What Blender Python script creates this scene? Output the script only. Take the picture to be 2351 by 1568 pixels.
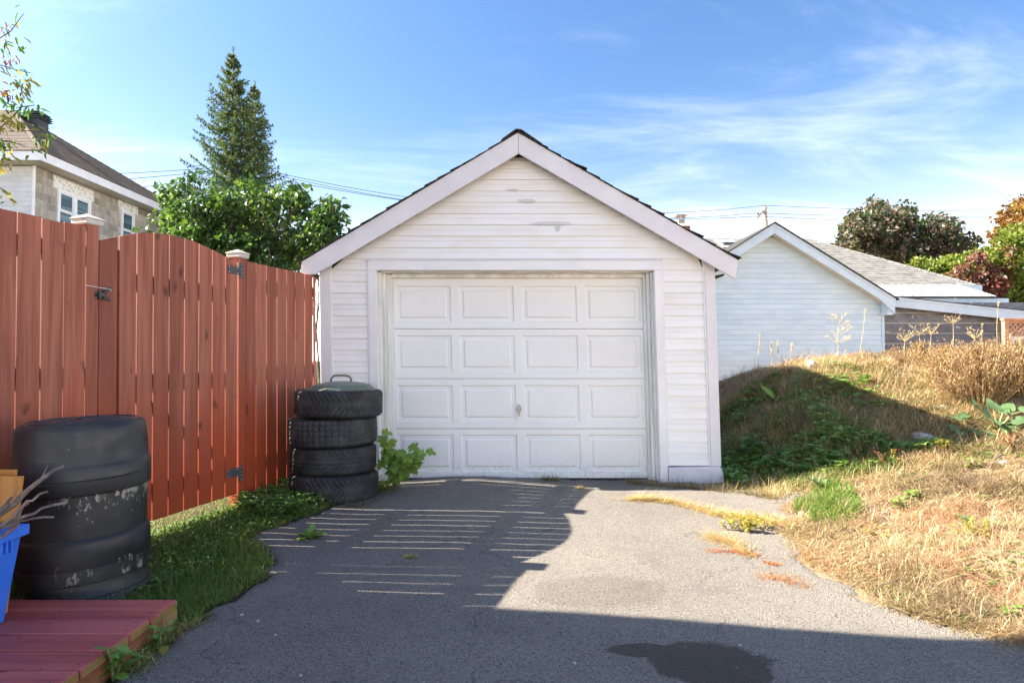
import bpy, bmesh, math, random
import numpy as np
from mathutils import Vector, Matrix, Euler

for _o in list(bpy.data.objects):
    bpy.data.objects.remove(_o)
SC = bpy.context.scene
COL = SC.collection
R = math.radians
rnd = random.Random(7)
rng = np.random.default_rng(11)

# ------------------------------------------------------------------ camera
F, CX, CY, HOR = 1400.0, 1175.5, 784.0, 825.0
CZ = 1.16
PITCH = math.atan((HOR - CY) / F)
cam_d = bpy.data.cameras.new("camera")
cam = bpy.data.objects.new("camera", cam_d)
COL.objects.link(cam)
cam.location = (0, 0, CZ)
cam.rotation_euler = (math.pi / 2 + PITCH, 0, 0)
cam_d.sensor_width = 36.0
cam_d.lens = F / 2351.0 * 36.0
cam_d.clip_start = 0.05
cam_d.clip_end = 2000
SC.camera = cam

# ------------------------------------------------------------------ light
SUN_D = Vector((1.0, -0.072, -0.745)).normalized()       # the way the light travels
SUN_EL = math.asin(-SUN_D.z)
sd = bpy.data.lights.new("sun", 'SUN')
sd.energy = 2.0
sd.angle = R(0.38)
sd.color = (1.0, 0.91, 0.76)
sun = bpy.data.objects.new("sun", sd)
COL.objects.link(sun)
sun.rotation_euler = SUN_D.to_track_quat('-Z', 'Y').to_euler()
sun.location = (-20, 5, 20)

W = bpy.data.worlds.new("World")
SC.world = W
W.use_nodes = True
wn = W.node_tree
wn.nodes.clear()


def world():
    nt = wn
    nd = lambda t: nt.nodes.new(t)
    L = nt.links.new
    out = nd('ShaderNodeOutputWorld')
    bg = nd('ShaderNodeBackground')
    sky = nd('ShaderNodeTexSky')
    sky.sky_type = 'NISHITA'
    sky.sun_disc = False
    sky.sun_elevation = SUN_EL
    sky.sun_rotation = math.atan2(-SUN_D.x, -SUN_D.y)
    sky.air_density = 1.2
    sky.dust_density = 2.5
    sky.ozone_density = 3.0
    bg.inputs['Strength'].default_value = 0.065
    tc = nd('ShaderNodeTexCoord')
    sep = nd('ShaderNodeSeparateXYZ')
    L(tc.outputs['Generated'], sep.inputs[0])

    def math_(op, a, b=None, c=None, clamp=False):
        m = nd('ShaderNodeMath')
        m.operation = op
        m.use_clamp = clamp
        for i, v in enumerate((a, b, c)):
            if v is None:
                continue
            if isinstance(v, (int, float)):
                m.inputs[i].default_value = v
            else:
                L(v, m.inputs[i])
        return m.outputs[0]
    z = math_('MAXIMUM', sep.outputs[2], 0.0)
    den = math_('ADD', z, 0.22)
    px = math_('DIVIDE', sep.outputs[0], den)
    py = math_('DIVIDE', sep.outputs[1], den)
    cmb = nd('ShaderNodeCombineXYZ')
    L(px, cmb.inputs[0]); L(py, cmb.inputs[1])
    mp = nd('ShaderNodeMapping')
    mp.inputs['Rotation'].default_value = (0, 0, R(24))
    mp.inputs['Location'].default_value = (3.3, 0.62, 0)
    mp.inputs['Scale'].default_value = (0.8, 2.0, 1)
    L(cmb.outputs[0], mp.inputs[0])
    n1 = nd('ShaderNodeTexNoise')
    n1.inputs['Scale'].default_value = 1.25
    n1.inputs['Detail'].default_value = 8
    n1.inputs['Roughness'].default_value = 0.62
    n1.inputs['Distortion'].default_value = 0.7
    L(mp.outputs[0], n1.inputs['Vector'])
    n2 = nd('ShaderNodeTexNoise')
    n2.inputs['Scale'].default_value = 0.55
    n2.inputs['Detail'].default_value = 3
    L(cmb.outputs[0], n2.inputs['Vector'])
    s = math_('ADD', math_('MULTIPLY', n1.outputs[0], 0.65), math_('MULTIPLY', n2.outputs[0], 0.45))
    mr = nd('ShaderNodeMapRange')
    mr.interpolation_type = 'SMOOTHSTEP'
    mr.inputs['From Min'].default_value = 0.52
    mr.inputs['From Max'].default_value = 0.80
    L(s, mr.inputs[0])
    # thin veil everywhere, denser towards the horizon
    veil = math_('POWER', math_('SUBTRACT', 1.0, z, clamp=True), 3.0)
    fac = math_('MULTIPLY', mr.outputs[0], math_('ADD', math_('MULTIPLY', veil, 0.035), 0.065), clamp=True)
    fac = math_('ADD', fac, math_('MULTIPLY', math_('POWER', math_('SUBTRACT', 1.0, z, clamp=True), 12.0), 0.95), clamp=True)
    tint = nd('ShaderNodeMix'); tint.data_type = 'RGBA'; tint.blend_type = 'MULTIPLY'
    tint.inputs[0].default_value = 1.0
    tint.inputs[7].default_value = (0.225, 0.295, 0.375, 1)
    L(sky.outputs[0], tint.inputs[6])
    mx = nd('ShaderNodeMix'); mx.data_type = 'RGBA'
    L(fac, mx.inputs[0])
    L(tint.outputs[2], mx.inputs[6])
    mx.inputs[7].default_value = (13.6, 12.4, 10.7, 1)
    L(mx.outputs[2], bg.inputs[0])
    L(bg.outputs[0], out.inputs[0])


world()
SC.view_settings.view_transform = 'Standard'
SC.view_settings.look = 'None'
SC.view_settings.exposure = 3.52
SC.view_settings.gamma = 1.0
SC.view_settings.use_curve_mapping = False
SC.render.engine = 'CYCLES'
SC.cycles.max_bounces = 6
SC.cycles.diffuse_bounces = 4
SC.cycles.transparent_max_bounces = 6


# ------------------------------------------------------------------ helpers
def ray(x, y):
    u = (x - CX) / F
    v = (CY - y) / F
    return Vector((u, math.cos(PITCH) - v * math.sin(PITCH), math.sin(PITCH) + v * math.cos(PITCH)))


def at(x, y, Y):
    d = ray(x, y)
    t = Y / d.y
    return Vector((d.x * t, Y, CZ + d.z * t))


def onz(x, y, z):
    d = ray(x, y)
    t = (z - CZ) / d.z
    return Vector((d.x * t, d.y * t, z))


_lat = {}


def vnoise(x, y, scale, seed=0):
    """smooth value noise 0..1, numpy"""
    if seed not in _lat:
        _lat[seed] = np.random.default_rng(seed + 100).random((256, 256))
    g = _lat[seed]
    x = np.asarray(x, float) * scale + 1000.3
    y = np.asarray(y, float) * scale + 1000.7
    xi = np.floor(x).astype(int); yi = np.floor(y).astype(int)
    fx = x - xi; fy = y - yi
    fx = fx * fx * (3 - 2 * fx); fy = fy * fy * (3 - 2 * fy)
    a = g[xi % 256, yi % 256]; b = g[(xi + 1) % 256, yi % 256]
    c = g[xi % 256, (yi + 1) % 256]; d = g[(xi + 1) % 256, (yi + 1) % 256]
    return (a * (1 - fx) + b * fx) * (1 - fy) + (c * (1 - fx) + d * fx) * fy


ORI = {}


def sst(a, b, x):
    t = np.clip((x - a) / (b - a), 0, 1)
    return t * t * (3 - 2 * t)


class MB:
    def __init__(s):
        s.v = []; s.f = []

    def add(s, vs, fs):
        o = len(s.v)
        s.v += [Vector(p) for p in vs]
        s.f += [tuple(i + o for i in f) for f in fs]
        return s

    def box(s, a, b):
        x0, y0, z0 = a; x1, y1, z1 = b
        return s.add([(x0, y0, z0), (x1, y0, z0), (x1, y1, z0), (x0, y1, z0), (x0, y0, z1), (x1, y0, z1), (x1, y1, z1), (x0, y1, z1)],
                     [(3, 2, 1, 0), (4, 5, 6, 7), (0, 1, 5, 4), (1, 2, 6, 5), (2, 3, 7, 6), (3, 0, 4, 7)])

    def prism(s, poly, ext):
        """poly: list of 3D points (planar, any winding); ext: vector"""
        n = len(poly); e = Vector(ext)
        vs = [Vector(p) for p in poly] + [Vector(p) + e for p in poly]
        fs = [tuple(range(n))[::-1], tuple(range(n, 2 * n))]
        for i in range(n):
            j = (i + 1) % n
            fs.append((i, j, j + n, i + n))
        return s.add(vs, fs)

    def tube(s, pts, rad, seg=6, cap=True):
        pts = [Vector(p) for p in pts]
        n = len(pts)
        if not isinstance(rad, (list, tuple)):
            rad = [rad] * n
        vs = []; fs = []
        ref = None
        for i, p in enumerate(pts):
            t = (pts[min(i + 1, n - 1)] - pts[max(i - 1, 0)]).normalized()
            if ref is None:
                ref = Vector((0, 0, 1)) if abs(t.z) < 0.9 else Vector((1, 0, 0))
            a = t.cross(ref)
            a.normalize()
            b = a.cross(t).normalized()
            ref = b
            for k in range(seg):
                an = 2 * math.pi * k / seg
                vs.append(p + (a * math.cos(an) + b * math.sin(an)) * rad[i])
        for i in range(n - 1):
            for k in range(seg):
                k2 = (k + 1) % seg
                fs.append((i * seg + k, i * seg + k2, (i + 1) * seg + k2, (i + 1) * seg + k))
        if cap:
            fs.append(tuple(range(seg))[::-1])
            fs.append(tuple((n - 1) * seg + k for k in range(seg)))
        return s.add(vs, fs)

    def lathe(s, prof, seg=32, c=(0, 0, 0), cap0=False, cap1=False):
        vs = []; fs = []
        n = len(prof)
        for (r, z) in prof:
            for k in range(seg):
                a = 2 * math.pi * k / seg
                vs.append((c[0] + r * math.cos(a), c[1] + r * math.sin(a), c[2] + z))
        for i in range(n - 1):
            for k in range(seg):
                k2 = (k + 1) % seg
                fs.append((i * seg + k, i * seg + k2, (i + 1) * seg + k2, (i + 1) * seg + k))
        if cap0:
            fs.append(tuple(range(seg))[::-1])
        if cap1:
            fs.append(tuple((n - 1) * seg + k for k in range(seg)))
        return s.add(vs, fs)


def T(name, label, cat, loc=(0, 0, 0), group=None):
    o = bpy.data.objects.new(name, None)
    o.empty_display_size = 0.1
    COL.objects.link(o)
    o.location = loc
    o['label'] = label; o['category'] = cat
    if group:
        o['group'] = group
    ORI[o.name] = Vector(loc)
    return o


def tag(o, label, cat, group=None):
    o['label'] = label; o['category'] = cat
    if group:
        o['group'] = group
    return o


def link_mesh(name, me, parent=None):
    o = bpy.data.objects.new(name, me)
    COL.objects.link(o)
    if parent is not None:
        o.parent = parent
    return o


def mk(name, mb, mat, parent=None, bev=0.0, smooth=None, local=False, lean=0.0, kind=None, loc=None, seg=1):
    """mesh object; vertices are given in world space unless local"""
    org = Vector((0, 0, 0))
    if parent is not None:
        org = ORI.get(parent.name, Vector((0, 0, 0)))
    if loc is not None:
        org = Vector(loc)
    if local:
        sub = Vector((0, 0, 0))
    else:
        sub = org
    vs = [(v.x - lean * v.z - sub.x, v.y - sub.y, v.z - sub.z) for v in mb.v]
    me = bpy.data.meshes.new(name)
    me.from_pydata(vs, [], mb.f)
    bm = bmesh.new(); bm.from_mesh(me)
    bmesh.ops.recalc_face_normals(bm, faces=bm.faces)
    if bev > 0:
        bmesh.ops.bevel(bm, geom=[e for e in bm.edges], offset=bev, segments=seg, affect='EDGES', profile=0.6)
    bm.to_mesh(me); bm.free()
    me.materials.append(mat)
    if smooth:
        me.polygons.foreach_set('use_smooth', [True] * len(me.polygons))
        if smooth is not True:
            me.set_sharp_from_angle(angle=R(smooth))
    o = link_mesh(name, me, parent)
    if loc is not None and parent is None:
        o.location = loc
    ORI[o.name] = org
    if kind:
        o['kind'] = kind
    return o


def npmesh(name, V, quads=None, tris=None, mat=None, col=None, parent=None, kind=None, smooth=False):
    me = bpy.data.meshes.new(name)
    V = np.asarray(V, np.float32)
    nq = 0 if quads is None else len(quads)
    nt_ = 0 if tris is None else len(tris)
    me.vertices.add(len(V))
    me.vertices.foreach_set('co', V.ravel())
    li = []
    if nq: li.append(np.asarray(quads, np.int32).ravel())
    if nt_: li.append(np.asarray(tris, np.int32).ravel())
    li = np.concatenate(li)
    me.loops.add(len(li))
    me.loops.foreach_set('vertex_index', li)
    me.polygons.add(nq + nt_)
    st = np.concatenate([np.arange(nq) * 4, nq * 4 + np.arange(nt_) * 3]).astype(np.int32)
    me.polygons.foreach_set('loop_start', st)
    if smooth:
        me.polygons.foreach_set('use_smooth', np.ones(nq + nt_, bool))
    me.update(calc_edges=True)
    if col is not None:
        ca = me.color_attributes.new('Col', 'FLOAT_COLOR', 'POINT')
        c4 = np.ones((len(V), 4), np.float32); c4[:, :3] = col
        ca.data.foreach_set('color', c4.ravel())
    if mat: me.materials.append(mat)
    o = link_mesh(name, me, parent)
    if kind: o['kind'] = kind
    ORI[o.name] = ORI.get(parent.name, Vector()) if parent is not None else Vector()
    return o


def blades(P, L, az, e1, e2, w, col, tipcol=None):
    """curved grass blades: arrays; returns V, quads, tris, col"""
    n = len(P)
    d = np.stack([np.cos(az), np.sin(az)], 1)
    s = np.stack([-np.sin(az), np.cos(az), np.zeros(n)], 1) * (w / 2)[:, None]
    L = np.asarray(L)
    m = P + np.concatenate([d * (np.cos(e1) * L * .5)[:, None], (np.sin(e1) * L * .5)[:, None]], 1)
    t = m + np.concatenate([d * (np.cos(e2) * L * .5)[:, None], (np.sin(e2) * L * .5)[:, None]], 1)
    V = np.empty((n, 5, 3)); V[:, 0] = P - s; V[:, 1] = P + s; V[:, 2] = m + s * .8; V[:, 3] = m - s * .8; V[:, 4] = t
    b = np.arange(n)[:, None] * 5
    q = b + np.array([[0, 1, 2, 3]]); tr = b + np.array([[3, 2, 4]])
    C = np.repeat(col[:, None, :], 5, 1)
    if tipcol is not None:
        C[:, 4] = tipcol; C[:, 2] = C[:, 3] = (col + tipcol) / 2
    return V.reshape(-1, 3), q, tr, C.reshape(-1, 3)


def leaves_np(P, D, N, L, wid, col, fold=0.25, heart=True):
    """leaf of 6 points folded on its rib; P base, D direction, N normal"""
    n = len(P)
    D = D / np.linalg.norm(D, axis=1)[:, None]
    S = np.cross(N, D); S /= np.maximum(np.linalg.norm(S, axis=1), 1e-6)[:, None]
    N = np.cross(D, S)
    L = L[:, None]; Wd = wid[:, None]
    a, b_ = (0.22, 0.58) if heart else (0.3, 0.7)
    w1, w2 = (1.0, 0.72) if heart else (0.9, 0.7)
    V = np.empty((n, 6, 3))
    V[:, 0] = P
    V[:, 1] = P + D * L * a + S * Wd * w1 * .5 + N * Wd * fold * w1 * .5
    V[:, 2] = P + D * L * b_ + S * Wd * w2 * .5 + N * Wd * fold * w2 * .5
    V[:, 3] = P + D * L - N * L * .12
    V[:, 4] = P + D * L * b_ - S * Wd * w2 * .5 + N * Wd * fold * w2 * .5
    V[:, 5] = P + D * L * a - S * Wd * w1 * .5 + N * Wd * fold * w1 * .5
    b = np.arange(n)[:, None] * 6
    q = np.concatenate([b + np.array([[0, 1, 2, 3]]), b + np.array([[0, 3, 4, 5]])])
    return V.reshape(-1, 3), q, np.repeat(col, 6, 0)


# ------------------------------------------------------------------ materials
class NB:
    def __init__(s, name):
        s.m = bpy.data.materials.new(name)
        s.m.use_nodes = True
        s.nt = s.m.node_tree
        s.b = s.nt.nodes['Principled BSDF']
        s.out = s.nt.nodes['Material Output']
        s._v = None

    def n(s, t):
        return s.nt.nodes.new(t)

    def l(s, a, b):
        s.nt.links.new(a, b)

    def coord(s, stretch=(1, 1, 1), per_object=True):
        tc = s.n('ShaderNodeTexCoord')
        v = tc.outputs['Object']
        if per_object:
            oi = s.n('ShaderNodeObjectInfo')
            sc = s.n('ShaderNodeVectorMath'); sc.operation = 'SCALE'
            sc.inputs[0].default_value = (37.0, 17.0, 53.0)
            s.l(oi.outputs['Random'], sc.inputs['Scale'])
            ad = s.n('ShaderNodeVectorMath'); ad.operation = 'ADD'
            s.l(v, ad.inputs[0]); s.l(sc.outputs[0], ad.inputs[1])
            v = ad.outputs[0]
        mp = s.n('ShaderNodeVectorMath'); mp.operation = 'MULTIPLY'
        mp.inputs[1].default_value = stretch
        s.l(v, mp.inputs[0])
        return mp.outputs[0]

    def rawcoord(s):
        return s.n('ShaderNodeTexCoord').outputs['Object']

    def noise(s, vec, scale, detail=4, rough=.55, dist=0.0):
        t = s.n('ShaderNodeTexNoise')
        t.inputs['Scale'].default_value = scale; t.inputs['Detail'].default_value = detail
        t.inputs['Roughness'].default_value = rough; t.inputs['Distortion'].default_value = dist
        s.l(vec, t.inputs['Vector'])
        return t.outputs[0]

    def voro(s, vec, scale, feat='F1', rnd=1.0):
        t = s.n('ShaderNodeTexVoronoi'); t.feature = feat
        t.inputs['Scale'].default_value = scale
        t.inputs['Randomness'].default_value = rnd
        s.l(vec, t.inputs['Vector'])
        return t.outputs

    def mr(s, v, a, b, c=0.0, d=1.0, smooth=True):
        t = s.n('ShaderNodeMapRange')
        if smooth: t.interpolation_type = 'SMOOTHSTEP'
        t.inputs[1].default_value = a; t.inputs[2].default_value = b
        t.inputs[3].default_value = c; t.inputs[4].default_value = d
        s.l(v, t.inputs[0])
        return t.outputs[0]

    def ma(s, op, a, b=None, clamp=False):
        t = s.n('ShaderNodeMath'); t.operation = op; t.use_clamp = clamp
        for i, v in enumerate((a, b)):
            if v is None: continue
            if isinstance(v, (int, float)): t.inputs[i].default_value = v
            else: s.l(v, t.inputs[i])
        return t.outputs[0]

    def mix(s, f, a, b, blend='MIX'):
        t = s.n('ShaderNodeMix'); t.data_type = 'RGBA'; t.blend_type = blend
        for i, v in ((0, f), (6, a), (7, b)):
            if isinstance(v, (int, float)): t.inputs[i].default_value = v
            elif isinstance(v, tuple): t.inputs[i].default_value = (*v, 1) if len(v) == 3 else v
            else: s.l(v, t.inputs[i])
        return t.outputs[2]

    def orand(s, c, amt, sat=None):
        """brightness varies a little from object to object"""
        oi = s.n('ShaderNodeObjectInfo')
        k = s.mr(oi.outputs['Random'], 0, 1, 1 - amt, 1 + amt, smooth=False)
        cb = s.n('ShaderNodeCombineColor')
        for i in range(3): s.l(k, cb.inputs[i])
        return s.mix(1.0, c, cb.outputs[0], 'MULTIPLY')

    def bump(s, h, strength=.3, dist=.01):
        t = s.n('ShaderNodeBump')
        t.inputs['Strength'].default_value = strength; t.inputs['Distance'].default_value = dist
        s.l(h, t.inputs['Height']); s.l(t.outputs[0], s.b.inputs['Normal'])

    def done(s, col=None, rough=.6, spec=.4, metal=0.0):
        if col is not None:
            if isinstance(col, tuple): s.b.inputs['Base Color'].default_value = (*col, 1)
            else: s.l(col, s.b.inputs['Base Color'])
        if isinstance(rough, (int, float)): s.b.inputs['Roughness'].default_value = rough
        else: s.l(rough, s.b.inputs['Roughness'])
        s.b.inputs['Specular IOR Level'].default_value = spec
        s.b.inputs['Metallic'].default_value = metal
        return s.m


def std(name, c1, c2, scale=6, stretch=(1, 1, 1), rough=.6, spec=.4, bump=.15, bscale=60, bdist=.004, orand=.06, metal=0.0, lo=.35, hi=.65, detail=5):
    m = NB(name)
    v = m.coord(stretch)
    c = m.mix(m.mr(m.noise(v, scale, detail), lo, hi), c1, c2)
    if orand: c = m.orand(c, orand)
    if bump: m.bump(m.noise(v, bscale, 3), bump, bdist)
    return m.done(c, rough, spec, metal)


def wood(name, c1, c2, knot, axis='z', fade=None, rough=.62, kn=True, orand=.09, spec=.35):
    m = NB(name)
    st = {'z': (1, 1, .045), 'x': (.045, 1, 1), 'y': (1, .045, 1)}[axis]
    v = m.coord(st)
    g = m.noise(v, 26, 6, .6, .6)
    g2 = m.noise(v, 7, 3, .5)
    c = m.mix(m.mr(m.ma('ADD', m.ma('MULTIPLY', g, .5), m.ma('MULTIPLY', g2, .5)), 0.40, .60), c1, c2)
    fine = m.noise(m.coord(tuple(q * (.5 if q < 1 else 1) for q in st)), 75, 4, .65)
    c = m.mix(m.mr(fine, .54, .72, 0, .45), c, knot)
    if fade:
        z = m.n('ShaderNodeSeparateXYZ'); m.l(m.n('ShaderNodeTexCoord').outputs['Object'], z.inputs[0])
        v1 = m.coord((1, 1, .3))
        zz = m.ma('ADD', z.outputs[2], m.ma('MULTIPLY', m.noise(v1, 3, 3), .9))
        c = m.mix(m.mr(zz, .65, 1.65), fade, c)
    if kn:
        kst = {'z': (1, 1, .55), 'x': (.55, 1, 1), 'y': (1, .55, 1)}[axis]
        vk = m.coord(kst)
        wob = m.n('ShaderNodeVectorMath'); wob.operation = 'ADD'
        nz = m.n('ShaderNodeTexNoise'); nz.inputs['Scale'].default_value = 14; m.l(vk, nz.inputs['Vector'])
        sc_ = m.n('ShaderNodeVectorMath'); sc_.operation = 'SCALE'; sc_.inputs['Scale'].default_value = .06
        m.l(nz.outputs['Color'], sc_.inputs[0]); m.l(vk, wob.inputs[0]); m.l(sc_.outputs[0], wob.inputs[1])
        d = m.voro(wob.outputs[0], 5.6)['Distance']
        c = m.mix(m.mr(d, .05, .16, .7, 0.0), c, knot)
        d3 = m.voro(m.coord((1.3, 1.3, .34)), 6.7)['Distance']
        c = m.mix(m.mr(d3, .03, .10, .5, 0.0), c, knot)
        # small nail heads and dark pits
        d2 = m.voro(m.coord((1, 1, 1)), 9.0)['Distance']
        c = m.mix(m.mr(d2, .02, .06, .65, 0.0), c, knot)
    c = m.orand(c, orand)
    m.bump(g, .25, .003)
    return m.done(c, rough, spec)


def leafmat(name, attr=True, c1=(.1, .2, .04), c2=(.06, .14, .03), trans=.35, rough=.5, orand=.25, spec=.35):
    m = NB(name)
    if attr:
        a = m.n('ShaderNodeAttribute'); a.attribute_name = 'Col'
        c = a.outputs['Color']
    else:
        c = m.mix(m.mr(m.noise(m.coord(), 9, 3), .35, .65), c1, c2)
        c = m.orand(c, orand)
    m.done(c, rough, spec)
    tr = m.n('ShaderNodeBsdfTranslucent')
    tc = m.mix(1.0, c, (1.25, 1.2, .7), 'MULTIPLY')
    m.l(tc, tr.inputs[0])
    ms = m.n('ShaderNodeMixShader'); ms.inputs[0].default_value = trans
    m.l(m.b.outputs[0], ms.inputs[1]); m.l(tr.outputs[0], ms.inputs[2])
    m.l(ms.outputs[0], m.out.inputs[0])
    return m.m


M = {}


def materials():
    M['fence'] = wood('red_stained_wood', (.265, .078, .045), (.41, .142, .088), (.065, .025, .016), 'z', fade=(.38, .062, .020), orand=.13)
    M['fence_rail'] = wood('red_stained_rail', (.26, .062, .032), (.30, .08, .048), (.1, .03, .02), 'y', kn=False)
    M['deck'] = wood('red_painted_deck', (.38, .074, .064), (.52, .125, .108), (.10, .02, .025), 'x', rough=.55, kn=True, orand=.08)
    M['deck_rim'] = wood('worn_deck_edge', (.26, .085, .035), (.34, .15, .06), (.12, .05, .03), 'y', rough=.7)
    M['raw_wood'] = wood('weathered_raw_wood', (.30, .17, .055), (.36, .22, .085), (.15, .08, .03), 'y', rough=.75)
    # vinyl siding with grime
    m = NB('white_vinyl_siding')
    v = m.coord((1, 1, 1))
    gr = m.noise(v, 2.2, 6, .6)
    c = m.mix(m.mr(gr, .40, .80), (.84, .825, .82), (.79, .75, .685))
    raw = m.rawcoord()
    sm = m.mr(m.noise(m.coord((1, 1, 3.2)), 5.5, 5, .65, .5), .66, .80)
    c = m.mix(m.ma('MULTIPLY', sm, .22), c, (.46, .42, .35))
    def spot(cx, cz, rx, rz):
        s1 = m.n('ShaderNodeVectorMath'); s1.operation = 'SUBTRACT'; s1.inputs[1].default_value = (cx, 0, cz); m.l(raw, s1.inputs[0])
        s2 = m.n('ShaderNodeVectorMath'); s2.operation = 'MULTIPLY'; s2.inputs[1].default_value = (1 / rx, 0, 1 / rz); m.l(s1.outputs[0], s2.inputs[0])
        ln = m.n('ShaderNodeVectorMath'); ln.operation = 'LENGTH'; m.l(s2.outputs[0], ln.inputs[0])
        return m.mr(m.ma('ADD', ln.outputs[1], m.ma('MULTIPLY', m.noise(raw, 28, 5, .7), 1.1)), 1.25, 1.6, 1, 0)
    st_ = m.ma('MAXIMUM', m.ma('MAXIMUM', spot(.04, 2.655, .10, .022), spot(.27, 2.44, .22, .026)), m.ma('MAXIMUM', spot(.33, 2.405, .035, .05), spot(-.09, 2.76, .07, .015)))
    c = m.mix(m.ma('MULTIPLY', st_, .5), c, (.40, .385, .37))
    c = m.orand(c, .025)
    m.bump(m.noise(m.coord((3, 3, 30)), 8, 3), .06, .002)
    M['siding'] = m.done(c, .42, .4)
    M['trim'] = std('white_painted_trim', (.74, .725, .735), (.80, .785, .79), 3.5, (1, 1, 1), .5, .4, .12, 35, .003, .03)
    M['barge'] = std('lavender_white_fascia', (.665, .64, .665), (.73, .705, .725), 2.5, (1, 1, 1), .5, .4, .08, 30, .003, .02)
    M['jamb'] = std('peeling_white_paint', (.62, .61, .56), (.80, .79, .76), 9, (1, 1, .18), .6, .3, .3, 28, .004, .03)
    # door
    m = NB('garage_door_paint')
    v = m.coord((1, 1, 1), False)
    c = m.mix(m.mr(m.noise(v, 2.0, 5), .35, .7), (.82, .815, .80), (.785, .78, .765))
    sp = m.n('ShaderNodeSeparateXYZ'); m.l(m.rawcoord(), sp.inputs[0])
    low = m.mr(m.ma('ADD', sp.outputs[2], m.ma('MULTIPLY', m.noise(m.coord((1, 1, .5), False), 9, 5), .35)), .2, .48, 1.0, 0.0)
    dirt = m.ma('MULTIPLY', low, m.mr(m.noise(m.coord((1, 1, .6), False), 60, 4, .7), .45, .7))
    c = m.mix(m.ma('MULTIPLY', dirt, .5), c, (.35, .36, .28))
    m.bump(m.noise(m.coord((1, 1, .25), False), 160, 2), .05, .001)
    M['door'] = m.done(c, .42, .4)
    M['seal'] = std('black_rubber_seal', (.02, .02, .02), (.035, .034, .032), 20)
    M['concrete'] = std('painted_concrete', (.62, .60, .63), (.70, .68, .71), 6, (1, 1, 1), .75, .2, .4, 40, .006, .03)
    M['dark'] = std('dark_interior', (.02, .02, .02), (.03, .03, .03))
    M['shingle'] = std('black_asphalt_shingle', (.028, .027, .028), (.075, .070, .066), 30, (1, 1, 1), .9, .2, .7, 160, .006, .25)
    M['moss'] = std('mossy_shingle_debris', (.05, .035, .03), (.13, .09, .06), 40, (1, 1, 1), .95, .1, .6, 120, .006, .2)
    M['metal'] = std('tarnished_metal', (.28, .26, .23), (.42, .40, .37), 20, (1, 1, 1), .35, .5, .1, 60, .002, .1, metal=.85)
    M['black_metal'] = std('black_coated_steel', (.018, .018, .022), (.03, .03, .034), 30, (1, 1, 1), .38, .5, .1, 80, .001)
    M['hinge'] = std('dark_grey_steel', (.06, .062, .065), (.09, .09, .095), 18, (1, 1, 1), .5, .5, .15, 90, .001)
    M['screw'] = std('zinc_screw', (.45, .44, .40), (.6, .58, .52), 30, rough=.4, metal=.6)
    M['cap'] = std('white_post_cap', (.50, .455, .40), (.62, .575, .52), 14, (1, 1, 1), .6, .3, .2, 40, .003)
    M['cord'] = std('white_cord', (.7, .66, .62), (.78, .75, .7), 60)
    # asphalt
    m = NB('old_grey_asphalt')
    v = m.rawcoord()
    big = m.noise(v, .8, 5, .6)
    base = m.mix(m.mr(big, .35, .68), (.275, .242, .206), (.365, .318, .265))
    vo = m.voro(v, 185)
    c = m.mix(m.ma('MULTIPLY', m.mr(vo['Distance'], .15, .6), .5), base, (.14, .133, .127))
    sepc = m.n('ShaderNodeSeparateColor'); m.l(vo['Color'], sepc.inputs[0])
    c = m.mix(m.mr(sepc.outputs[0], .80, .97, 0, .7), c, (.42, .39, .35))
    c = m.mix(m.mr(sepc.outputs[1], .78, .98, 0, .75), c, (.05, .05, .053))
    vo2 = m.voro(v, 62)
    sep2 = m.n('ShaderNodeSeparateColor'); m.l(vo2['Color'], sep2.inputs[0])
    c = m.mix(m.ma('MULTIPLY', m.mr(sep2.outputs[0], .93, .98), m.mr(vo2['Distance'], .18, .3, .8, 0)), c, (.46, .43, .39))
    pit = m.voro(v, 24)
    sep3 = m.n('ShaderNodeSeparateColor'); m.l(pit['Color'], sep3.inputs[0])
    c = m.mix(m.ma('MULTIPLY', m.mr(sep3.outputs[0], .72, .8), m.mr(pit['Distance'], .10, .20, .6, 0)), c, (.055, .05, .047))
    mid = m.noise(v, 6, 5, .65)
    c = m.mix(m.mr(mid, .52, .75, 0, .4), c, (.15, .137, .123))
    wide = m.noise(v, 2.1, 6, .7)
    c = m.mix(m.mr(wide, .50, .72, 0, .30), c, (.30, .275, .245))
    c = m.mix(m.mr(wide, .42, .30, 0, .35), c, (.115, .105, .097))
    # cracks
    wv = m.n('ShaderNodeVectorMath'); wv.operation = 'ADD'
    nn = m.n('ShaderNodeTexNoise'); nn.inputs['Scale'].default_value = 5; nn.inputs['Detail'].default_value = 5; m.l(v, nn.inputs['Vector'])
    sc_ = m.n('ShaderNodeVectorMath'); sc_.operation = 'SCALE'; sc_.inputs['Scale'].default_value = .35
    m.l(nn.outputs['Color'], sc_.inputs[0]); m.l(v, wv.inputs[0]); m.l(sc_.outputs[0], wv.inputs[1])
    ed = m.voro(wv.outputs[0], .75, 'DISTANCE_TO_EDGE')['Distance']
    ck = m.ma('MULTIPLY', m.mr(ed, .002, .009, 1, 0), m.mr(m.noise(v, 1.7, 3), .46, .56))
    c = m.mix(m.ma('MULTIPLY', ck, .38), c, (.04, .037, .034))
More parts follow.
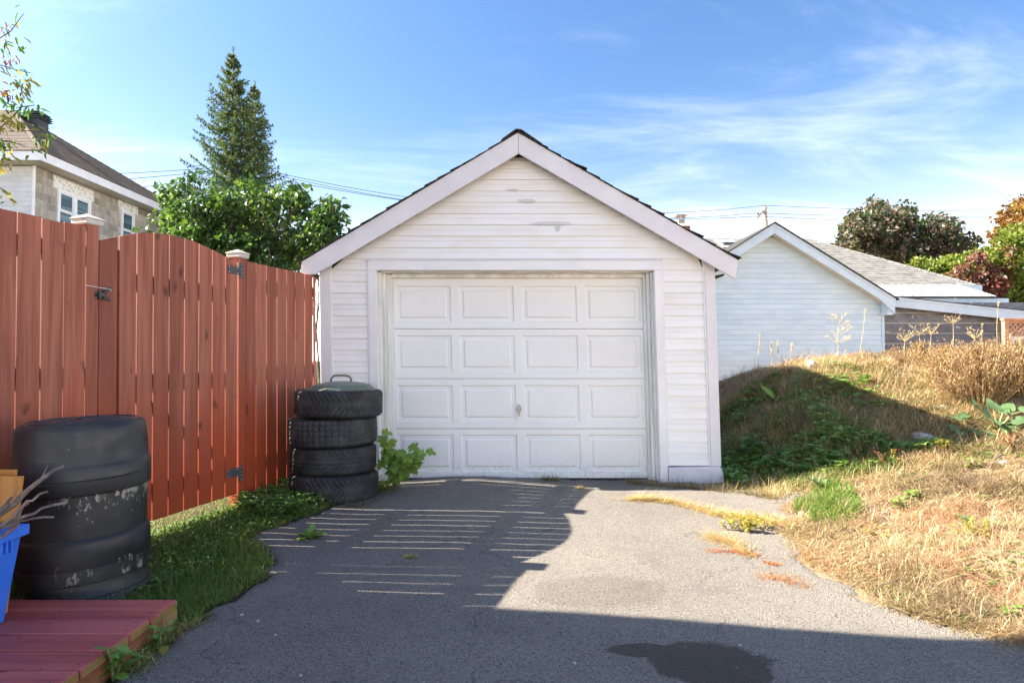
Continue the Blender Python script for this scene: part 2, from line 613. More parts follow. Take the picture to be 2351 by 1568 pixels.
    # damp oily patch
    def blob(cx, cy, rx, ry, wob=.35, sc=6.0):
        s1 = m.n('ShaderNodeVectorMath'); s1.operation = 'SUBTRACT'; s1.inputs[1].default_value = (cx, cy, 0); m.l(v, s1.inputs[0])
        s2 = m.n('ShaderNodeVectorMath'); s2.operation = 'MULTIPLY'; s2.inputs[1].default_value = (1 / rx, 1 / ry, 0); m.l(s1.outputs[0], s2.inputs[0])
        ln = m.n('ShaderNodeVectorMath'); ln.operation = 'LENGTH'; m.l(s2.outputs[0], ln.inputs[0])
        d = m.ma('ADD', ln.outputs[1], m.ma('MULTIPLY', m.ma('SUBTRACT', m.noise(v, sc, 5, .6), .5), wob * 2))
        return m.mr(d, .90, 1.05, 1, 0)
    wet = m.ma('MAXIMUM', blob(.755, 2.33, .235, .185, .38), blob(.50, 2.44, .12, .06, .4, 9))
    c = m.mix(m.ma('MULTIPLY', wet, .82), c, (.016, .0155, .016))
    faint = blob(.45, 3.05, .35, .22, .5)
    c = m.mix(m.ma('MULTIPLY', faint, .22), c, (.06, .052, .035))
    hgt = m.ma('ADD', m.ma('MULTIPLY', vo['Distance'], -.9), m.ma('MULTIPLY', m.noise(v, 60, 4, .7), .8))
    m.bump(hgt, 1.0, .011)
    rg = m.mix(wet, (.85, .85, .85), (.45, .45, .45))
    M['asphalt'] = m.done(c, rg, .25)
    # soil
    m = NB('dry_soil')
    v = m.rawcoord()
    c = m.mix(m.mr(m.noise(v, 3.5, 6, .65), .3, .7), (.22, .155, .10), (.40, .295, .19))
    c = m.mix(m.mr(m.noise(v, 45, 3, .7), .55, .75, 0, .7), c, (.07, .048, .03))
    sp = m.n('ShaderNodeSeparateXYZ'); m.l(v, sp.inputs[0])
    left = m.mr(m.ma('ADD', sp.outputs[0], m.ma('MULTIPLY', m.noise(v, 2, 3), .5)), .2, 1.2)
    c = m.mix(left, m.mix(m.mr(m.noise(v, 8, 4), .35, .65), (.055, .058, .028), (.10, .085, .05)), c)
    m.bump(m.noise(v, 30, 6, .7), .8, .03)
    M['soil'] = m.done(c, .95, .1)
    # composter plastic
    m = NB('black_plastic_weathered')
    v = m.rawcoord()
    c = m.mix(m.mr(m.noise(v, 5, 5), .35, .7), (.018, .019, .021), (.048, .046, .043))
    sp = m.n('ShaderNodeSeparateXYZ'); m.l(v, sp.inputs[0])
    # lime-white crust on the side turned to the driveway, hanging below the two bands
    ang = m.mr(m.ma('ADD', sp.outputs[0], m.ma('MULTIPLY', sp.outputs[1], -.35)), .10, .24)
    vs_ = m.coord((1, 1, .42), False)
    fl = m.noise(vs_, 30, 7, .75)
    b1 = m.ma('MULTIPLY', m.mr(sp.outputs[2], .36, .52), m.mr(sp.outputs[2], .525, .535, 1, 0))
    b2 = m.ma('MULTIPLY', m.mr(sp.outputs[2], .10, .14), m.mr(sp.outputs[2], .20, .25, 1, 0))
    th = m.ma('ADD', fl, m.ma('MULTIPLY', m.ma('MAXIMUM', b1, m.ma('MULTIPLY', b2, .75)), .17))
    cr = m.ma('MULTIPLY', m.mr(th, .69, .715), ang)
    spk = m.ma('MULTIPLY', m.mr(m.voro(m.coord((1, 1, .6), False), 34)['Distance'], .05, .13, 1, 0), m.mr(m.noise(v, 6, 3), .48, .6))
    cr = m.ma('MAXIMUM', cr, m.ma('MULTIPLY', spk, m.mr(sp.outputs[0], -.05, .2)))
    c = m.mix(m.ma('MULTIPLY', cr, .68), c, (.46, .43, .35))
    m.bump(m.noise(v, 40, 4), .15, .003)
    M['compost'] = m.done(c, m.mr(m.noise(v, 9, 4), .3, .7, .34, .55), .45)
    M['lidplastic'] = std('black_lid_plastic', (.022, .024, .028), (.045, .045, .047), 6, rough=.38, spec=.5)
    m = NB('tyre_rubber')
    v = m.coord((1, 1, 1))
    c = m.mix(m.mr(m.noise(v, 7, 5), .35, .7), (.020, .020, .022), (.055, .053, .053))
    c = m.mix(m.mr(m.noise(v, 30, 4, .7), .6, .78, 0, .5), c, (.085, .077, .068))
    m.bump(m.noise(v, 60, 3), .15, .002)
    M['rubber'] = m.done(m.orand(c, .15), .58, .35)
    M['greenlid'] = std('grey_green_plastic', (.11, .145, .105), (.135, .17, .125), 5, rough=.4, spec=.45, bump=.05)
    M['blue'] = std('blue_plastic', (.04, .17, .74), (.05, .20, .80), 4, rough=.38, spec=.45, bump=.05)
    M['ply'] = wood('varnished_plywood', (.50, .20, .045), (.62, .29, .075), (.25, .09, .02), 'z', rough=.35, kn=False)
    M['bark'] = std('dead_twig_bark', (.11, .085, .075), (.24, .19, .165), 16, (1, 1, 1), .85, .2, .6, 70, .004, .2)
    M['trunk'] = std('grey_bark', (.085, .07, .055), (.17, .145, .12), 9, (1, 1, .3), .9, .15, .7, 40, .01, .1)
    M['stem'] = std('plant_stem', (.16, .20, .06), (.24, .20, .09), 20, orand=.25)
    M['drystem'] = std('dry_stem', (.42, .29, .14), (.54, .40, .20), 20, orand=.25)
    M['stone'] = std('pale_stone', (.27, .25, .22), (.44, .41, .37), 14, (1, 1, 1), .85, .2, .6, 40, .006, .15)
    # neighbours
    m = NB('concrete_block')
    v = m.coord((1, 1, .5))
    c = m.mix(m.mr(m.noise(v, 3, 5, .6), .3, .7), (.28, .245, .205), (.42, .38, .325))
    c = m.mix(m.mr(m.noise(m.coord((3, 3, .25)), 1.7, 4), .5, .75, 0, .5), c, (.14, .115, .09))
    c = m.orand(c, .18)
    m.bump(m.noise(v, 50, 3), .4, .005)
    M['block'] = m.done(c, .9, .15)
    M['mortar'] = std('pale_mortar', (.44, .41, .36), (.52, .49, .43), 10, rough=.95, spec=.1, orand=0)
    M['lintel'] = std('flaking_white_lintel', (.50, .49, .46), (.78, .77, .74), 13, (1, 1, 1), .8, .2, .4, 40, .006, .03, lo=.40, hi=.50)
    M['winframe'] = std('white_window_frame', (.74, .75, .78), (.80, .81, .83), 6, rough=.4, bump=.03)
    M['softfit'] = std('cream_soffit', (.52, .48, .42), (.60, .56, .50), 3, rough=.6, bump=.03, orand=0)
    M['whitefascia'] = std('white_metal_fascia', (.72, .72, .76), (.79, .79, .82), 3, rough=.4, bump=.03, orand=0)
    M['greysiding'] = std('pale_grey_siding', (.55, .55, .57), (.63, .63, .64), 3, (1, 1, 1), .5, .3, .05, 40, .002, .03)
    M['bluesiding'] = std('pale_blue_siding', (.50, .61, .69), (.57, .675, .745), 2.2, (1, 1, 1), .5, .3, .05, 40, .002, .025)
    M['bluefascia'] = std('pale_blue_fascia', (.48, .585, .675), (.54, .635, .715), 3, rough=.45, bump=.03, orand=.02)
    M['brownroof'] = std('brown_shingle_roof', (.115, .095, .080), (.20, .17, .145), 7, (.5, .5, 9), .95, .1, .6, 30, .02, 0)
    M['greyroof'] = std('light_grey_shingle', (.135, .13, .122), (.20, .194, .182), 5, (1, 1, 1), .95, .1, .5, 90, .006, .12)
    M['metalroof'] = std('white_metal_roofing', (.60, .595, .57), (.66, .655, .63), 3, rough=.45, spec=.4, bump=.02, orand=0)
    M['ventmetal'] = std('dark_vent_metal', (.035, .042, .05), (.06, .065, .075), 9, rough=.45, bump=.05)
    m = NB('peeling_grey_paint')
    v = m.coord((1, 1, 1.6))
    c = m.mix(m.mr(m.noise(v, 3.2, 5), .35, .65), (.14, .145, .162), (.215, .215, .242))
    c = m.mix(m.mr(m.noise(v, 8, 8, .72), .60, .625), c, (.52, .53, .55))
    M['peel'] = m.done(m.orand(c, .06), .75, .25)
    m = NB('window_glass')
    M['glass'] = m.done((.05, .07, .085), .06, .8)
    M['curtain'] = std('pale_blind', (.50, .56, .60), (.58, .63, .66), 1, (.3, .3, 14), rough=.8, bump=0)
    M['brick'] = std('red_chimney_brick', (.24, .085, .055), (.32, .13, .09), 14, rough=.9, spec=.1)
    M['pole'] = std('weathered_pole_wood', (.30, .27, .23), (.42, .38, .33), 5, (1, 1, .2), .9, .1)
    M['wire'] = std('black_cable', (.02, .02, .022), (.03, .03, .03))
    M['lattice'] = std('brown_lattice_wood', (.46, .22, .12), (.55, .29, .17), 6, rough=.7)
    M['palewood'] = std('pale_fence_slat', (.62, .52, .44), (.72, .62, .54), 5, rough=.7)
    M['brownbrick'] = std('house_wall_brick', (.25, .12, .085), (.32, .17, .12), 6, rough=.9, spec=.15)
    M['grass'] = leafmat('grass_blade', trans=.45, rough=.55, spec=.25)
    M['straw'] = leafmat('straw_blade', trans=.25, rough=.7, spec=.15)
    M['foliage'] = leafmat('foliage_leaf', trans=.38, rough=.42, spec=.4)
    M['needle'] = leafmat('spruce_needle', trans=.25, rough=.6, spec=.2)
    M['lilacleaf'] = leafmat('lilac_leaf', False, (.075, .15, .03), (.05, .105, .03), .38, .38, .3, .5)
    M['mapleleaf'] = leafmat('maple_sapling_leaf', False, (.24, .36, .065), (.17, .28, .055), .35, .5, .2)
    M['weedleaf'] = leafmat('weed_leaf', False, (.15, .29, .065), (.10, .22, .055), .3, .5, .3)
    M['paleweed'] = leafmat('pale_green_leaf', False, (.22, .34, .07), (.16, .28, .05), .3, .5, .25)
    M['burdock'] = leafmat('burdock_leaf', False, (.13, .21, .095), (.10, .175, .07), .25, .6, .15)
    M['yellowleaf'] = leafmat('yellow_leaf', False, (.46, .36, .05), (.36, .33, .06), .35, .5, .3)
    M['autumnleaf'] = leafmat('autumn_leaflet', False, (.40, .34, .06), (.20, .24, .045), .4, .5, .45)
    M['redleaf'] = leafmat('russet_leaf', False, (.20, .05, .035), (.28, .10, .05), .3, .6, .3)


materials()


# ------------------------------------------------------------------ terrain
GX = np.array([-400, -2.6, -1.2, 1.75, 2.2, 2.6, 3.0, 4.0, 5.0, 7.0, 12.0, 30, 400.])
GY = np.array([-400, 0, 2, 3, 4, 5, 5.6, 6.2, 7, 7.6, 8.2, 9.5, 12.2, 400.])
GH = np.array([
    # -400  -2.6 -1.2 1.75  2.2  2.6  3.0  4.0  5.0  7.0  12   30  400
    [0, 0, 0, 0, .02, .05, .06, .1, .1, .2, .2, 0, 0],
    [0, .01, 0, 0, .02, .07, .10, .18, .25, .4, .4, 0, 0],
    [0, .02, 0, 0, .03, .08, .12, .20, .29, .45, .5, 0, 0],
    [0, .015, 0, 0, .04, .09, .15, .24, .34, .5, .6, 0, 0],
    [0, .015, 0, 0, .03, .10, .18, .28, .38, .6, .7, 0, 0],
    [0, .035, .02, 0, .02, .08, .17, .30, .46, .7, .8, 0, 0],
    [0, .09, .02, 0, .02, .13, .27, .47, .62, .82, .9, 0, 0],
    [0, .08, 0, 0, .17, .37, .52, .72, .84, .98, 1.0, 0, 0],
    [0, .08, 0, .05, .15, .45, .73, .98, 1.06, 1.12, 1.1, 0, 0],
    [0, .08, 0, .05, .17, .53, .88, 1.12, 1.17, 1.2, 1.15, 0, 0],
    [0, .08, 0, .05, .12, .46, .86, 1.14, 1.2, 1.22, 1.15, 0, 0],
    [0, .08, 0, .05, .15, .4, .75, 1.0, 1.1, 1.15, 1.1, 0, 0],
    [0, .05, 0, .1, .2, .4, .5, .6, .7, .8, .8, 0, 0],
    [0, 0, 0, 0, 0, 0, 0, 0, 0, 0, 0, 0, 0]], float)


def _interp(x, y):
    i = np.clip(np.searchsorted(GX, x) - 1, 0, len(GX) - 2)
    j = np.clip(np.searchsorted(GY, y) - 1, 0, len(GY) - 2)
    fx = np.clip((x - GX[i]) / (GX[i + 1] - GX[i]), 0, 1); fy = np.clip((y - GY[j]) / (GY[j + 1] - GY[j]), 0, 1)
    return (GH[j, i] * (1 - fx) + GH[j, i + 1] * fx) * (1 - fy) + (GH[j + 1, i] * (1 - fx) + GH[j + 1, i + 1] * fx) * fy


def hgt(x, y):
    x = np.asarray(x, float); y = np.asarray(y, float)
    h = 0
    for dx, dy in ((0, 0), (.15, 0), (-.15, 0), (0, .2), (0, -.2)):
        h = h + _interp(x + dx, y + dy)
    h = h / 5
    mound = sst(1.9, 2.8, x) * (1 - sst(14, 20, x)) * (1 - sst(11, 13, y))
    h = h + mound * (.13 * (vnoise(x, y, 1.6, 3) - .5) + .09 * (vnoise(x, y, 4.2, 4) - .5) + .03 * (vnoise(x, y, 11, 6) - .5))
    near = (np.abs(x) < 3) * (y < 7)
    h = h + near * (.018 * (vnoise(x, y, 1.1, 5) - .5))
    h = h + .035 * np.exp(-((x + .35) / .55) ** 2 - ((y - 5.55) / .35) ** 2) - .03 * np.exp(-((x - .95) / .35) ** 2 - ((y - 5.7) / .3) ** 2)
    return h


def h1(x, y):
    return float(hgt(np.array([x]), np.array([y]))[0])


DRIVE = [(-1.6, -4), (-1.5, 1.2), (-1.47, 2.3), (-1.44, 2.72), (-1.38, 3.0), (-1.29, 3.32), (-1.36, 3.58), (-1.60, 3.75), (-1.68, 4.05), (-1.56, 4.45), (-1.40, 4.8),
         (-1.2, 5.2), (-1.12, 5.5), (-1.2, 5.95), (1.6, 5.95), (2.0, 5.62), (2.28, 5.42), (2.32, 5.15), (2.16, 4.8), (2.0, 4.5), (1.9, 4.1), (1.78, 3.6), (1.86, 3.1),
         (1.98, 2.7), (2.1, 2.2), (2.35, 1.2), (2.6, -4)]


def inpoly(x, y, poly):
    x = np.asarray(x); y = np.asarray(y)
    r = np.zeros(x.shape, bool)
    n = len(poly)
    for i in range(n):
        x0, y0 = poly[i]; x1, y1 = poly[(i + 1) % n]
        c = ((y0 > y) != (y1 > y)) & (x < (x1 - x0) * (y - y0) / (y1 - y0 + 1e-12) + x0)
        r ^= c
    return r


def in_drive(x, y, j=.16):
    j = j * (1 + 1.1 * sst(1.2, 1.8, np.asarray(x)))
    jx = x + j * (vnoise(x, y, 3.3, 8) - .5) + j * .5 * (vnoise(x, y, 11, 9) - .5)
    jy = y + j * (vnoise(x, y, 3.3, 10) - .5) + j * .5 * (vnoise(x, y, 11, 12) - .5)
    return inpoly(jx, jy, DRIVE)


def grid_mesh(name, xs, ys, zf, mat, mask=None, kind='structure', smooth=True):
    X, Y = np.meshgrid(xs, ys)
    Z = zf(X, Y)
    V = np.stack([X, Y, Z], -1).reshape(-1, 3)
    ny, nx = X.shape
    idx = np.arange(nx * ny).reshape(ny, nx)
    q = np.stack([idx[:-1, :-1], idx[:-1, 1:], idx[1:, 1:], idx[1:, :-1]], -1).reshape(-1, 4)
    if mask is not None:
        q = q[mask(X, Y).reshape(-1)]
        used = np.unique(q)
        remap = -np.ones(len(V), int); remap[used] = np.arange(len(used))
        V = V[used]; q = remap[q]
    return npmesh(name, V, q, None, mat, None, None, kind, smooth)


xs = np.concatenate([[-400, -200, -100, -50, -25, -14, -10], np.arange(-7, 12.01, .075), [13, 15, 18, 22, 30, 50, 100, 200, 400]])
ys = np.concatenate([[-400, -150, -60, -25, -10], np.arange(-4, 13.01, .075), [14, 16, 20, 30, 60, 120, 250, 400]])
grid_mesh('ground', xs, ys, lambda X, Y: hgt(X, Y), M['soil'])


def drive_z(X, Y):
    e = .05
    ins = np.ones(X.shape, bool)
    for dx, dy in ((e, 0), (-e, 0), (0, e), (0, -e)):
        ins &= in_drive(X + dx, Y + dy)
    return hgt(X, Y) + np.where(ins, .014, -.012) + .004 * (vnoise(X, Y, 9, 21) - .5)


def drive_mask(X, Y):
    xc = (X[:-1, :-1] + X[1:, 1:]) / 2; yc = (Y[:-1, :-1] + Y[1:, 1:]) / 2
    return in_drive(xc, yc, .16)


grid_mesh('asphalt_driveway', np.arange(-1.9, 2.9, .035), np.arange(-4, 6.0, .035), drive_z, M['asphalt'], drive_mask)

# ------------------------------------------------------------------ the white garage
LEAN = 0.024
YF = 5.74
GBACK = 11.8
G = T('garage', 'small white sided garage with gable roof and panelled overhead door', 'garage', (0.1, YF, 0))


def gk(name, mb, mat, parent=None, **k):
    return mk(name, mb, mat, parent or G, lean=LEAN, **k)


XL, XR = -1.746, 1.940
AX = 0.058 + LEAN * 3.2           # apex x in upright coordinates
SL = 0.593                        # roof slope
ZAP = 3.262                       # top of barge board at apex


def barge_top(x):
    return ZAP - SL * abs(x - AX)


# backing walls (the front one is cut for the door)
w = MB()
w.box((XL, YF + .02, .1), (-1.235, YF + .12, 2.0)); w.box((1.39, YF + .02, .1), (XR, YF + .12, 2.0))
w.prism([(XL, YF + .02, 2.0), (XR, YF + .02, 2.0), (XR, YF + .02, barge_top(XR) - .12), (AX, YF + .02, ZAP - .12), (XL, YF + .02, barge_top(XL) - .12)], (0, .1, 0))
gk('front_wall', w, M['dark'])
for nm, x0, x1 in (('side_wall', XL, XL + .1), ('side_wall', XR - .1, XR)):
    gk(nm, MB().box((x0, YF + .12, .1), (x1, GBACK, barge_top(x0 if x0 < 0 else x1) - .1)), M['siding'])
gk('back_wall', MB().prism([(XL, GBACK, .1), (XR, GBACK, .1), (XR, GBACK, barge_top(XR) - .12), (AX, GBACK, ZAP - .12), (XL, GBACK, barge_top(XL) - .12)], (0, .1, 0)), M['siding'])
gk('floor_slab', MB().box((XL - .02, YF + .3, -.1), (XR + .02, GBACK + .1, .012)), M['concrete'])

# vinyl siding, one object a course
PIT = .1075
Z0 = 2.0


def siding_board(x0, x1, z, h, xt0=None, xt1=None, jog=0.0):
    """one lapped course: bottom edge proud, top tucked in"""
    xt0 = x0 if xt0 is None else xt0; xt1 = x1 if xt1 is None else xt1
    n = 7 if x1 - x0 > 1 else 3
    prof = [(.018, 0.0), (-.016, 0.0), (-.0165, .006), (-.009, h * .56), (-.0125, h * .60), (-.003, h - .001), (.018, h - .001)]
    mb = MB(); vs = []; fs = []
    for i in range(n + 1):
        t = i / n
        bow = jog * math.sin(t * math.pi * 1.7 + z * 9) + rnd.uniform(-.0012, .0012)
        for (dy, dz) in prof:
            f = dz / h
            xx = (x0 + (x1 - x0) * t) * (1 - f) + (xt0 + (xt1 - xt0) * t) * f
            vs.append((xx, YF + dy + bow, z + dz))
    k = len(prof)
    for i in range(n):
        for j in range(k):
            j2 = (j + 1) % k
            fs.append((i * k + j, (i + 1) * k + j, (i + 1) * k + j2, i * k + j2))
    fs.append(tuple(range(k))[::-1]); fs.append(tuple(n * k + j for j in range(k)))
    return mb.add(vs, fs)


for k in range(17):
    z = Z0 - PIT * (k + 1)
    if z < .17: break
    gk('siding_board', siding_board(-1.655, -1.325, z, PIT, jog=.002), M['siding'])
    gk('siding_board', siding_board(1.474, 1.842, z, PIT, jog=.0025), M['siding'])
gk('siding_board', siding_board(1.474, 1.842, .168, z + PIT - .168 if z < .17 else z - .168, jog=.003), M['siding'])
for k in range(12):
    z = Z0 + PIT * k
    hw0 = (ZAP - .19 - z) / SL
    hw1 = (ZAP - .19 - z - PIT) / SL
    x0, x1 = max(XL + .085, AX - hw0 - .05), min(XR - .095, AX + hw0 + .05)
    xt0, xt1 = max(XL + .085, AX - max(hw1, 0) - .05), min(XR - .095, AX + max(hw1, 0) + .05)
    if hw0 < .02: break
    gk('siding_board', siding_board(x0, x1, z, PIT, xt0, xt1, jog=.002), M['siding'])

# corner boards and j-channels
gk('corner_board', MB().box((XL - .02, YF - .03, .17), (-1.672, YF + .1, barge_top(XL) - .10)), M['barge'], bev=.004)
gk('corner_board', MB().box((1.858, YF - .03, .165), (XR + .015, YF + .1, barge_top(XR) - .10)), M['barge'], bev=.004)
gk('channel', MB().box((-1.671, YF - .024, .17), (-1.655, YF + .01, 2.12)), M['trim'], bev=.002)
gk('channel', MB().box((1.842, YF - .024, .165), (1.857, YF + .01, 2.12)), M['trim'], bev=.002)
gk('channel', MB().box((-1.324, YF - .022, .17), (-1.310, YF + .01, 2.085)), M['trim'], bev=.002)
gk('channel', MB().box((1.456, YF - .022, .165), (1.473, YF + .01, 2.085)), M['trim'], bev=.002)
# casing round the door
gk('door_casing', MB().box((-1.309, YF - .035, 0.02), (-1.2266, YF + .05, 1.995)), M['trim'], bev=.004)
gk('door_casing', MB().box((1.383, YF - .035, 0.0), (1.455, YF + .05, 1.995)), M['trim'], bev=.004)
gk('door_casing', MB().box((-1.309, YF - .035, 1.996), (1.455, YF + .05, 2.088)), M['trim'], bev=.004)
gk('drip_edge', MB().box((-1.315, YF - .042, 2.0885), (1.462, YF + .0, 2.098)), M['trim'], bev=.002)
# jambs and stops behind the casing
YD = 5.90
gk('jamb', MB().box((-1.230, YF + .051, .01), (-1.20, YD + .02, 1.99)), M['jamb'])
gk('jamb', MB().box((-1.1995, YF + .09, .01), (-1.165, YD - .004, 1.985)), M['jamb'], bev=.003)
gk('jamb', MB().box((-1.1645, YF + .125, .01), (-1.112, YD - .004, 1.98)), M['jamb'], bev=.003)
gk('jamb', MB().box((1.362, YF + .051, .0), (1.395, YD + .02, 1.99)), M['jamb'])
gk('jamb', MB().box((1.333, YF + .085, .0), (1.3615, YD - .004, 1.985)), M['jamb'], bev=.003)
gk('jamb', MB().box((1.306, YF + .12, .0), (1.3325, YD - .004, 1.98)), M['jamb'], bev=.003)
gk('head_jamb', MB().box((-1.20, YF + .051, 1.985), (1.362, YD + .02, 2.02)), M['jamb'])
gk('head_jamb', MB().box((-1.11, YF + .115, 1.945), (1.305, YD - .004, 1.9845)), M['jamb'], bev=.003)

# overhead door: four sections of four raised panels
DX0, DX1 = -1.127, 1.318
gd = gk('garage_door', MB().box((DX0, YD + .042, .02), (DX1, YD + .06, 1.975)), M['door'])
DZ = [.022, .494, .975, 1.455, 1.972]
PW, PP = .536, .611
DC = (DX0 + DX1) / 2
for si in range(4):
    z0, z1 = DZ[si] + (.0025 if si else 0), DZ[si + 1] - .0025
    pz0, pz1 = z0 + .062, z0 + .062 + .352
    s = MB()
    s.box((DX0, YD, z0), (DX1, YD + .04, pz0)); s.box((DX0, YD, pz1), (DX1, YD + .04, z1))
    cx = [DC + PP * (i - 1.5) for i in range(4)]
    edges = [DX0] + sum([[c - PW / 2, c + PW / 2] for c in cx], []) + [DX1]
    for i in range(0, 10, 2):
        s.box((edges[i], YD, pz0), (edges[i + 1], YD + .04, pz1))
    gk('door_section', s, M['door'], gd)
    for c in cx:
        p = MB()
        rings = [(0, 0.0), (.010, .012), (.040, .013), (.052, .003), (.060, .002)]
        vs = []; fs = []
        for (ins, d) in rings:
            vs += [(c - PW / 2 + ins, YD + d, pz0 + ins), (c + PW / 2 - ins, YD + d, pz0 + ins), (c + PW / 2 - ins, YD + d, pz1 - ins), (c - PW / 2 + ins, YD + d, pz1 - ins)]
        for i in range(len(rings) - 1):
            for j in range(4):
                fs.append((i * 4 + j, i * 4 + (j + 1) % 4, (i + 1) * 4 + (j + 1) % 4, (i + 1) * 4 + j))
        e = (len(rings) - 1) * 4
        fs.append((e, e + 1, e + 2, e + 3))
        p.add(vs, fs)
        o = gk('raised_panel', p, M['door'], gd)
gk('bottom_seal', MB().box((DX0, YD + .003, -.015), (DX1, YD + .038, .0205)), M['seal'], gd)
# T handle
hp = at(1191, 938, YD)
hx, hz = hp.x + LEAN * hp.z, hp.z
esc = MB().prism([(hx - .011, YD - .0005, hz + .040), (hx + .011, YD - .0005, hz + .040), (hx + .027, YD - .0005, hz), (hx + .011, YD - .0005, hz - .040), (hx - .011, YD - .0005, hz - .040), (hx - .027, YD - .0005, hz)], (0, -.010, 0))
gk('handle_plate', esc, M['metal'], gd, bev=.003)
hd = MB().tube([(hx, YD - .009, hz), (hx, YD - .040, hz)], [.011, .009], 8)
hd.prism([(hx - .008, YD - .034, hz + .030), (hx + .008, YD - .034, hz + .030), (hx + .009, YD - .034, hz), (hx + .006, YD - .034, hz - .070), (hx - .006, YD - .034, hz - .070), (hx - .009, YD - .034, hz)], (0, -.012, 0))
gk('handle', hd, M['metal'], gd)

# foundation stubs, a little crooked
gk('foundation', MB().prism([(1.458, YF - .05, -.12), (1.978, YF - .05, -.12), (1.972, YF - .05, .09), (1.945, YF - .05, .163), (1.458, YF - .05, .155)], (0, .5, 0)), M['concrete'], bev=.008)
gk('foundation', MB().prism([(-1.80, YF - .045, -.12), (-1.31, YF - .045, -.12), (-1.31, YF - .045, .165), (-1.78, YF - .045, .165)], (0, .5, 0)), M['concrete'], bev=.008)
gk('foundation', MB().box((XL - .03, YF + .46, -.12), (XL + .12, GBACK, .1)), M['concrete'])
gk('foundation', MB().box((XR - .12, YF + .46, -.12), (XR + .03, GBACK, .1)), M['concrete'])

# roof deck, barge boards
YB = 5.60
EL, ER = -1.942 + LEAN * 2.06, 2.085 + LEAN * 2.0
BH = .195
b = MB().prism([(AX - .001, YB, ZAP), (EL, YB, barge_top(EL)), (EL, YB, barge_top(EL) - .115), (EL + .125, YB, barge_top(EL) - .117), (AX - .001, YB, ZAP - BH)], (0, .025, 0))
gk('barge_board', b, M['barge'], bev=.003)
e2 = ER - .03
b = MB().prism([(AX + .001, YB, ZAP), (ER, YB, barge_top(ER)), (e2, YB, barge_top(e2) - BH), (AX + .001, YB, ZAP - BH)], (0, .025, 0))
gk('barge_board', b, M['barge'], bev=.003)
roof = MB()
roof.prism([(AX, YB + .026, ZAP - .002), (EL, YB + .026, barge_top(EL) - .002), (EL, YB + .026, barge_top(EL) - .026), (AX, YB + .026, ZAP - .028)], (0, GBACK + .3 - YB, 0))
roof.prism([(AX + .0005, YB + .026, ZAP - .002), (AX + .0005, YB + .026, ZAP - .028), (ER, YB + .026, barge_top(ER) - .026), (ER, YB + .026, barge_top(ER) - .002)], (0, GBACK + .3 - YB, 0))
rf = gk('roof', roof, M['dark'])
# eave soffit boxes
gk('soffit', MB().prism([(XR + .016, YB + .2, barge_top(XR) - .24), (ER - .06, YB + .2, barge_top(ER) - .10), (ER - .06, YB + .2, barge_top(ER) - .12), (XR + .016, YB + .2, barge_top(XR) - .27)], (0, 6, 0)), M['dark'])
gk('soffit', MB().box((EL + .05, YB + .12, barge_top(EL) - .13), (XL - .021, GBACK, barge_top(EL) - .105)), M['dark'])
# shingles: the row at the front edge piece by piece, the courses behind joined
rest = MB()
for side in (-1, 1):
    n = 17
    LX = (AX - EL) if side < 0 else (ER - AX)
    for k in range(n):
        a0 = k / n * LX; a1 = (k + 1.35) / n * LX      # distance from the ridge
        a1 = min(a1, LX + .025)
        lift0, lift1 = .004 + .004 * rnd.random(), .012 + .008 * rnd.random() + (.012 * rnd.random() if side > 0 else .006 * rnd.random())
        out = rnd.uniform(.008, .03)
        ywid = rnd.uniform(.25, .7)
        xa, xb = AX + side * a0, AX + side * a1
        za, zb = ZAP - SL * a0, ZAP - SL * a1

        def slab(mb, y0, y1, jit):
            ns = 3
            vs = []; fs = []
            for i in range(ns + 1):
                yy = y0 + (y1 - y0) * i / ns
                c = jit * rnd.uniform(-.4, 1)
                vs += [(xa, yy, za + lift0), (xb, yy, zb + lift1 + c), (xb, yy, zb + lift1 + c - .009), (xa, yy, za + lift0 - .006)]
            for i in range(ns):
                for j in range(4):
                    j2 = (j + 1) % 4
                    fs.append((i * 4 + j, i * 4 + j2, (i + 1) * 4 + j2, (i + 1) * 4 + j))
            fs += [(3, 2, 1, 0), (ns * 4, ns * 4 + 1, ns * 4 + 2, ns * 4 + 3)]
            mb.add(vs, fs)
        s = MB(); slab(s, YB - out, YB + ywid, .010 if side > 0 else .004)
        gk('shingle', s, M['shingle'], rf)
        y = YB + ywid + .004
        while y < GBACK + .25:
            wd = rnd.uniform(.28, .34)
            slab(rest, y, min(y + wd, GBACK + .28), .012)
            y += wd + .005
gk('shingles', rest, M['shingle'], rf, kind='stuff')
